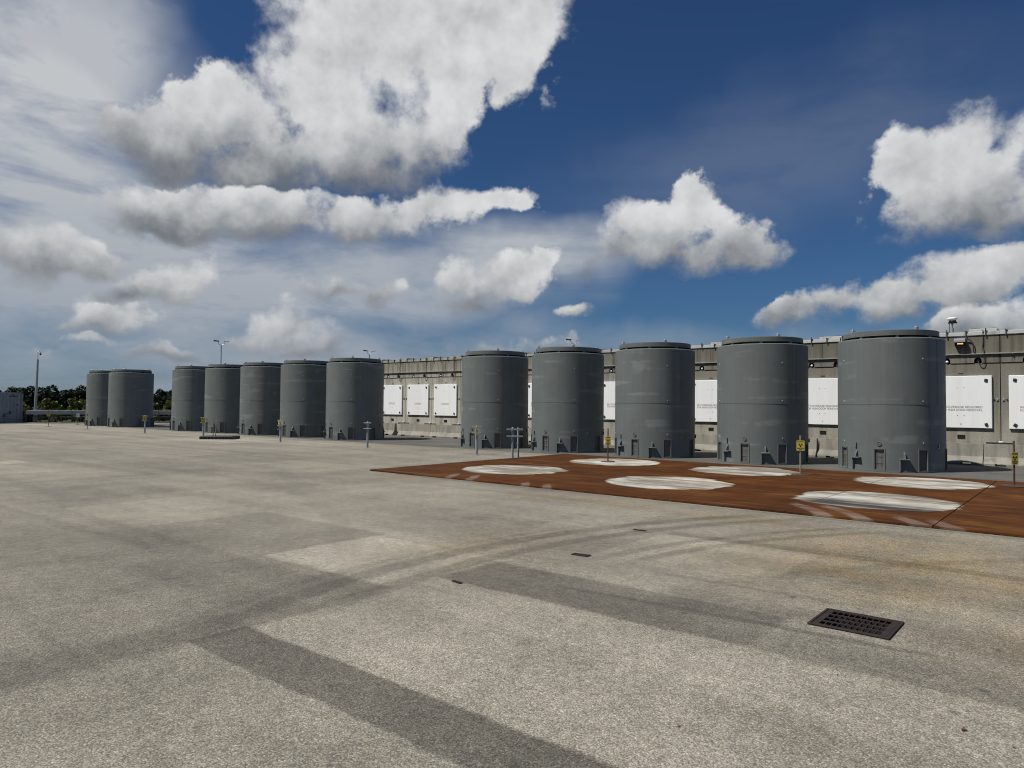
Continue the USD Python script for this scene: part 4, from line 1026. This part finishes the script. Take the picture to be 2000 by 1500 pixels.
for i in range(14):
    part('fence_post', cyl(.025, 0, 1.6 if i % 4 == 1 else .62, x=i * 1.62, n=8), M_mesh, q)
part('top_rail', T(cyl(.022, 0, 21.1, n=8), ry=90, z=.58), M_mesh, q)
part('wire_mesh', cat([box(x - .004, x + .004, -.006, -.001, .04, .56) for x in np.arange(.08, 21.0, .14)] + [box(0, 21.0, .001, .006, z - .004, z + .004) for z in np.arange(.06, .56, .12)]), M_mesh, q)
kb = solo('kerb', T(cat([bevbox(i * 1.5 + .01, i * 1.5 + 1.49, -.12, .12, 0, .12, .02) for i in range(16)]), rz=LHEAD, x=along(-3.0, .65)[0], y=along(-3.0, .65)[1]), M_barrier, 'low pale concrete kerb under the beam barrier', 'kerb')

# ------------------------------------------------------------------ lamp posts behind the wall and the casks
def light_pole(lab, az, dist, first):
    loc = (dist * math.sin(az), dist * math.cos(az), 0)
    rot = -math.degrees(az)
    if first: return copy_of(first, lab, loc, rot, 'twin lamp posts')
    q = thing('street_lamp', lab, 'street lamp', loc, rot, 'twin lamp posts')
    part('pole', cyl(.11, 0, 9.55, n=14, r2=.06), M_steel, q, smooth=40)
    part('base', cyl(.22, 0, .5, n=14), M_barrier, q)
    for sx in (-1, 1):
        a = part('arm', tube(curve([(0, 0, 9.45), (sx * .10, 0, 9.62), (sx * .30, 0, 9.75), (sx * .36, 0, 10.0), (sx * .37, 0, 10.12)], 5), .03, 8), M_steel, q)
        part('lamp_head', T(bevbox(-.33, .33, -.16, .16, -.05, .05, .03), x=sx * .62, z=10.14, ry=-6 * sx, rx=14 * sx), M_steel if sx > 0 else M_dark, q)
        part('lamp_glass', T(box(-.24, .24, -.11, .11, -.062, -.0505), x=sx * .62, z=10.14, ry=-6 * sx, rx=14 * sx), M_lens, a)
    return q
lp0 = light_pole('twin headed lamp post rising behind the left casks of the middle group', -.3903, 100.0, None)
light_pole('twin headed lamp post just showing over the rightmost cask of the middle group', -.1990, 109.0, lp0)
light_pole('twin headed lamp post just showing over the second cask of the right group', .0866, 86.0, lp0)

# ------------------------------------------------------------------ trees and bushes beyond the fence
def foliage(seed, clumps, leaf, n):
    R = np.random.default_rng(seed)
    V, F = [], []
    for (cx, cy, cz, rx, ry, rz) in clumps:
        k = int(n * rx * rz)
        d = R.normal(size=(k, 3)); d /= np.linalg.norm(d, axis=1, keepdims=True)
        rad = R.uniform(.55, 1.05, k) ** .6
        p = np.array([cx, cy, cz]) + d * rad[:, None] * [rx, ry, rz]
        u = R.normal(size=(k, 3)); u /= np.linalg.norm(u, axis=1, keepdims=True)
        w = np.cross(u, R.normal(size=(k, 3))); w /= np.linalg.norm(w, axis=1, keepdims=True)
        sz = leaf * R.uniform(.6, 1.4, k)[:, None]
        q = np.stack([p - u * sz, p + w * sz * .55, p + u * sz, p - w * sz * .55], 1)
        b = sum(map(len, V)) if V else 0
        V.append(q.reshape(-1, 3))
        i = np.arange(k)[:, None] * 4 + b
        F.append(np.vstack([np.hstack([i, i + 1, i + 2]), np.hstack([i, i + 2, i + 3])]))
    return trimesh.Trimesh(np.vstack(V), np.vstack(F), process=False)
def limbs(h, clumps, r):
    out = [tube([(0, 0, 0), (.04, .02, h * .3), (-.02, .03, h * .6)], r, 7)]
    for c in clumps[:5]:
        out.append(tube([(0, 0, h * .3), (c[0] * .5, c[1] * .5, (h * .3 + c[2]) / 2), (c[0], c[1], c[2])], r * .45, 5))
    return cat(out)
dark, light = [], []
def make_tree(name, label, catg, seed, h, w, n, leaf, mat, loc, rot, group, spiky):
    R = np.random.default_rng(seed)
    cl = []
    for i in range(n):
        f = (i + .5) / n
        a = R.uniform(0, 2 * np.pi)
        rr = w * (1 - .55 * f) * R.uniform(.2, .8)
        cz = h * (.16 + .74 * f); e = w * R.uniform(.28, .5) * (1 - .4 * f)
        cl.append((rr * math.cos(a), rr * math.sin(a), cz, e, e, e * (R.uniform(.9, 1.5) if spiky else R.uniform(.6, .95))))
    q = thing(name, label, catg, loc, rot, group)
    part('trunk', limbs(h, cl, .07), M_bark, q)
    part('crown', foliage(seed, cl, leaf, 900), mat, q)
    return q
R = random.Random(5)
gd, gl = 'dark trees beyond the fence', 'light green bushes beyond the fence'
Ld = 'dark evergreen tree beyond the far fence, '; Ll = 'yellow green leafy bush beyond the far fence, '
def where(az):
    x = 1000 + 1384.5 * math.tan(az)                # only used to say beside what a tree is seen
    for lim, txt in ((44, 'hidden behind the shipping container'), (70, 'between the container and the tall camera pole'), (118, 'just right of the tall camera pole'), (168, 'left of the farthest left cask'), (300, 'hidden behind the far left cask pair'), (337, 'right of the far left casks')):
        if x < lim: return txt
    return 'hidden behind the middle group of casks'
def polar(az, dist): return (dist * math.sin(az), dist * math.cos(az), -.06)
slots = []
for row, (d0, cnt) in enumerate(((104, 17), (97, 16), (112, 14))):
    for i in range(cnt):
        az = math.radians(-39.0 + (-22.0 + 39.0) * (i + R.uniform(.1, .9)) / cnt)
        slots.append((az, d0 + R.uniform(-3, 3) + (az + .68) * 30))
for i, (az, dist) in enumerate(slots):
    loc, rot = polar(az, dist), R.uniform(0, 360)
    if i < 3:
        dark.append(make_tree('tree', Ld + where(az), 'tree', 20 + i, 3.1 + .2 * i, 2.1, 16, .13, M_leaf_dark, loc, rot, gd, True))
    else:
        k = R.uniform(.72, 1.18)
        copy_of(dark[i % 3], Ld + where(az), loc, rot, gd, (k * R.uniform(.9, 1.2), k * R.uniform(.9, 1.2), k))
slots = []
for row, (d0, cnt) in enumerate(((86, 20), (81, 22))):
    for i in range(cnt):
        az = math.radians(-39.0 + (-22.0 + 39.0) * (i + R.uniform(.1, .9)) / cnt)
        slots.append((az, d0 + R.uniform(-2.0, 2.0) + (az + .68) * 26))
for i, (az, dist) in enumerate(slots):
    loc, rot = polar(az, dist), R.uniform(0, 360)
    if i < 2:
        light.append(make_tree('bush', Ll + where(az), 'bush', 40 + i, 2.0 + .3 * i, 1.25, 10, .11, M_leaf_light, loc, rot, gl, False))
    else:
        k = R.uniform(.7, 1.1)
        copy_of(light[i % 2], Ll + where(az), loc, rot, gl, (k, k, k))
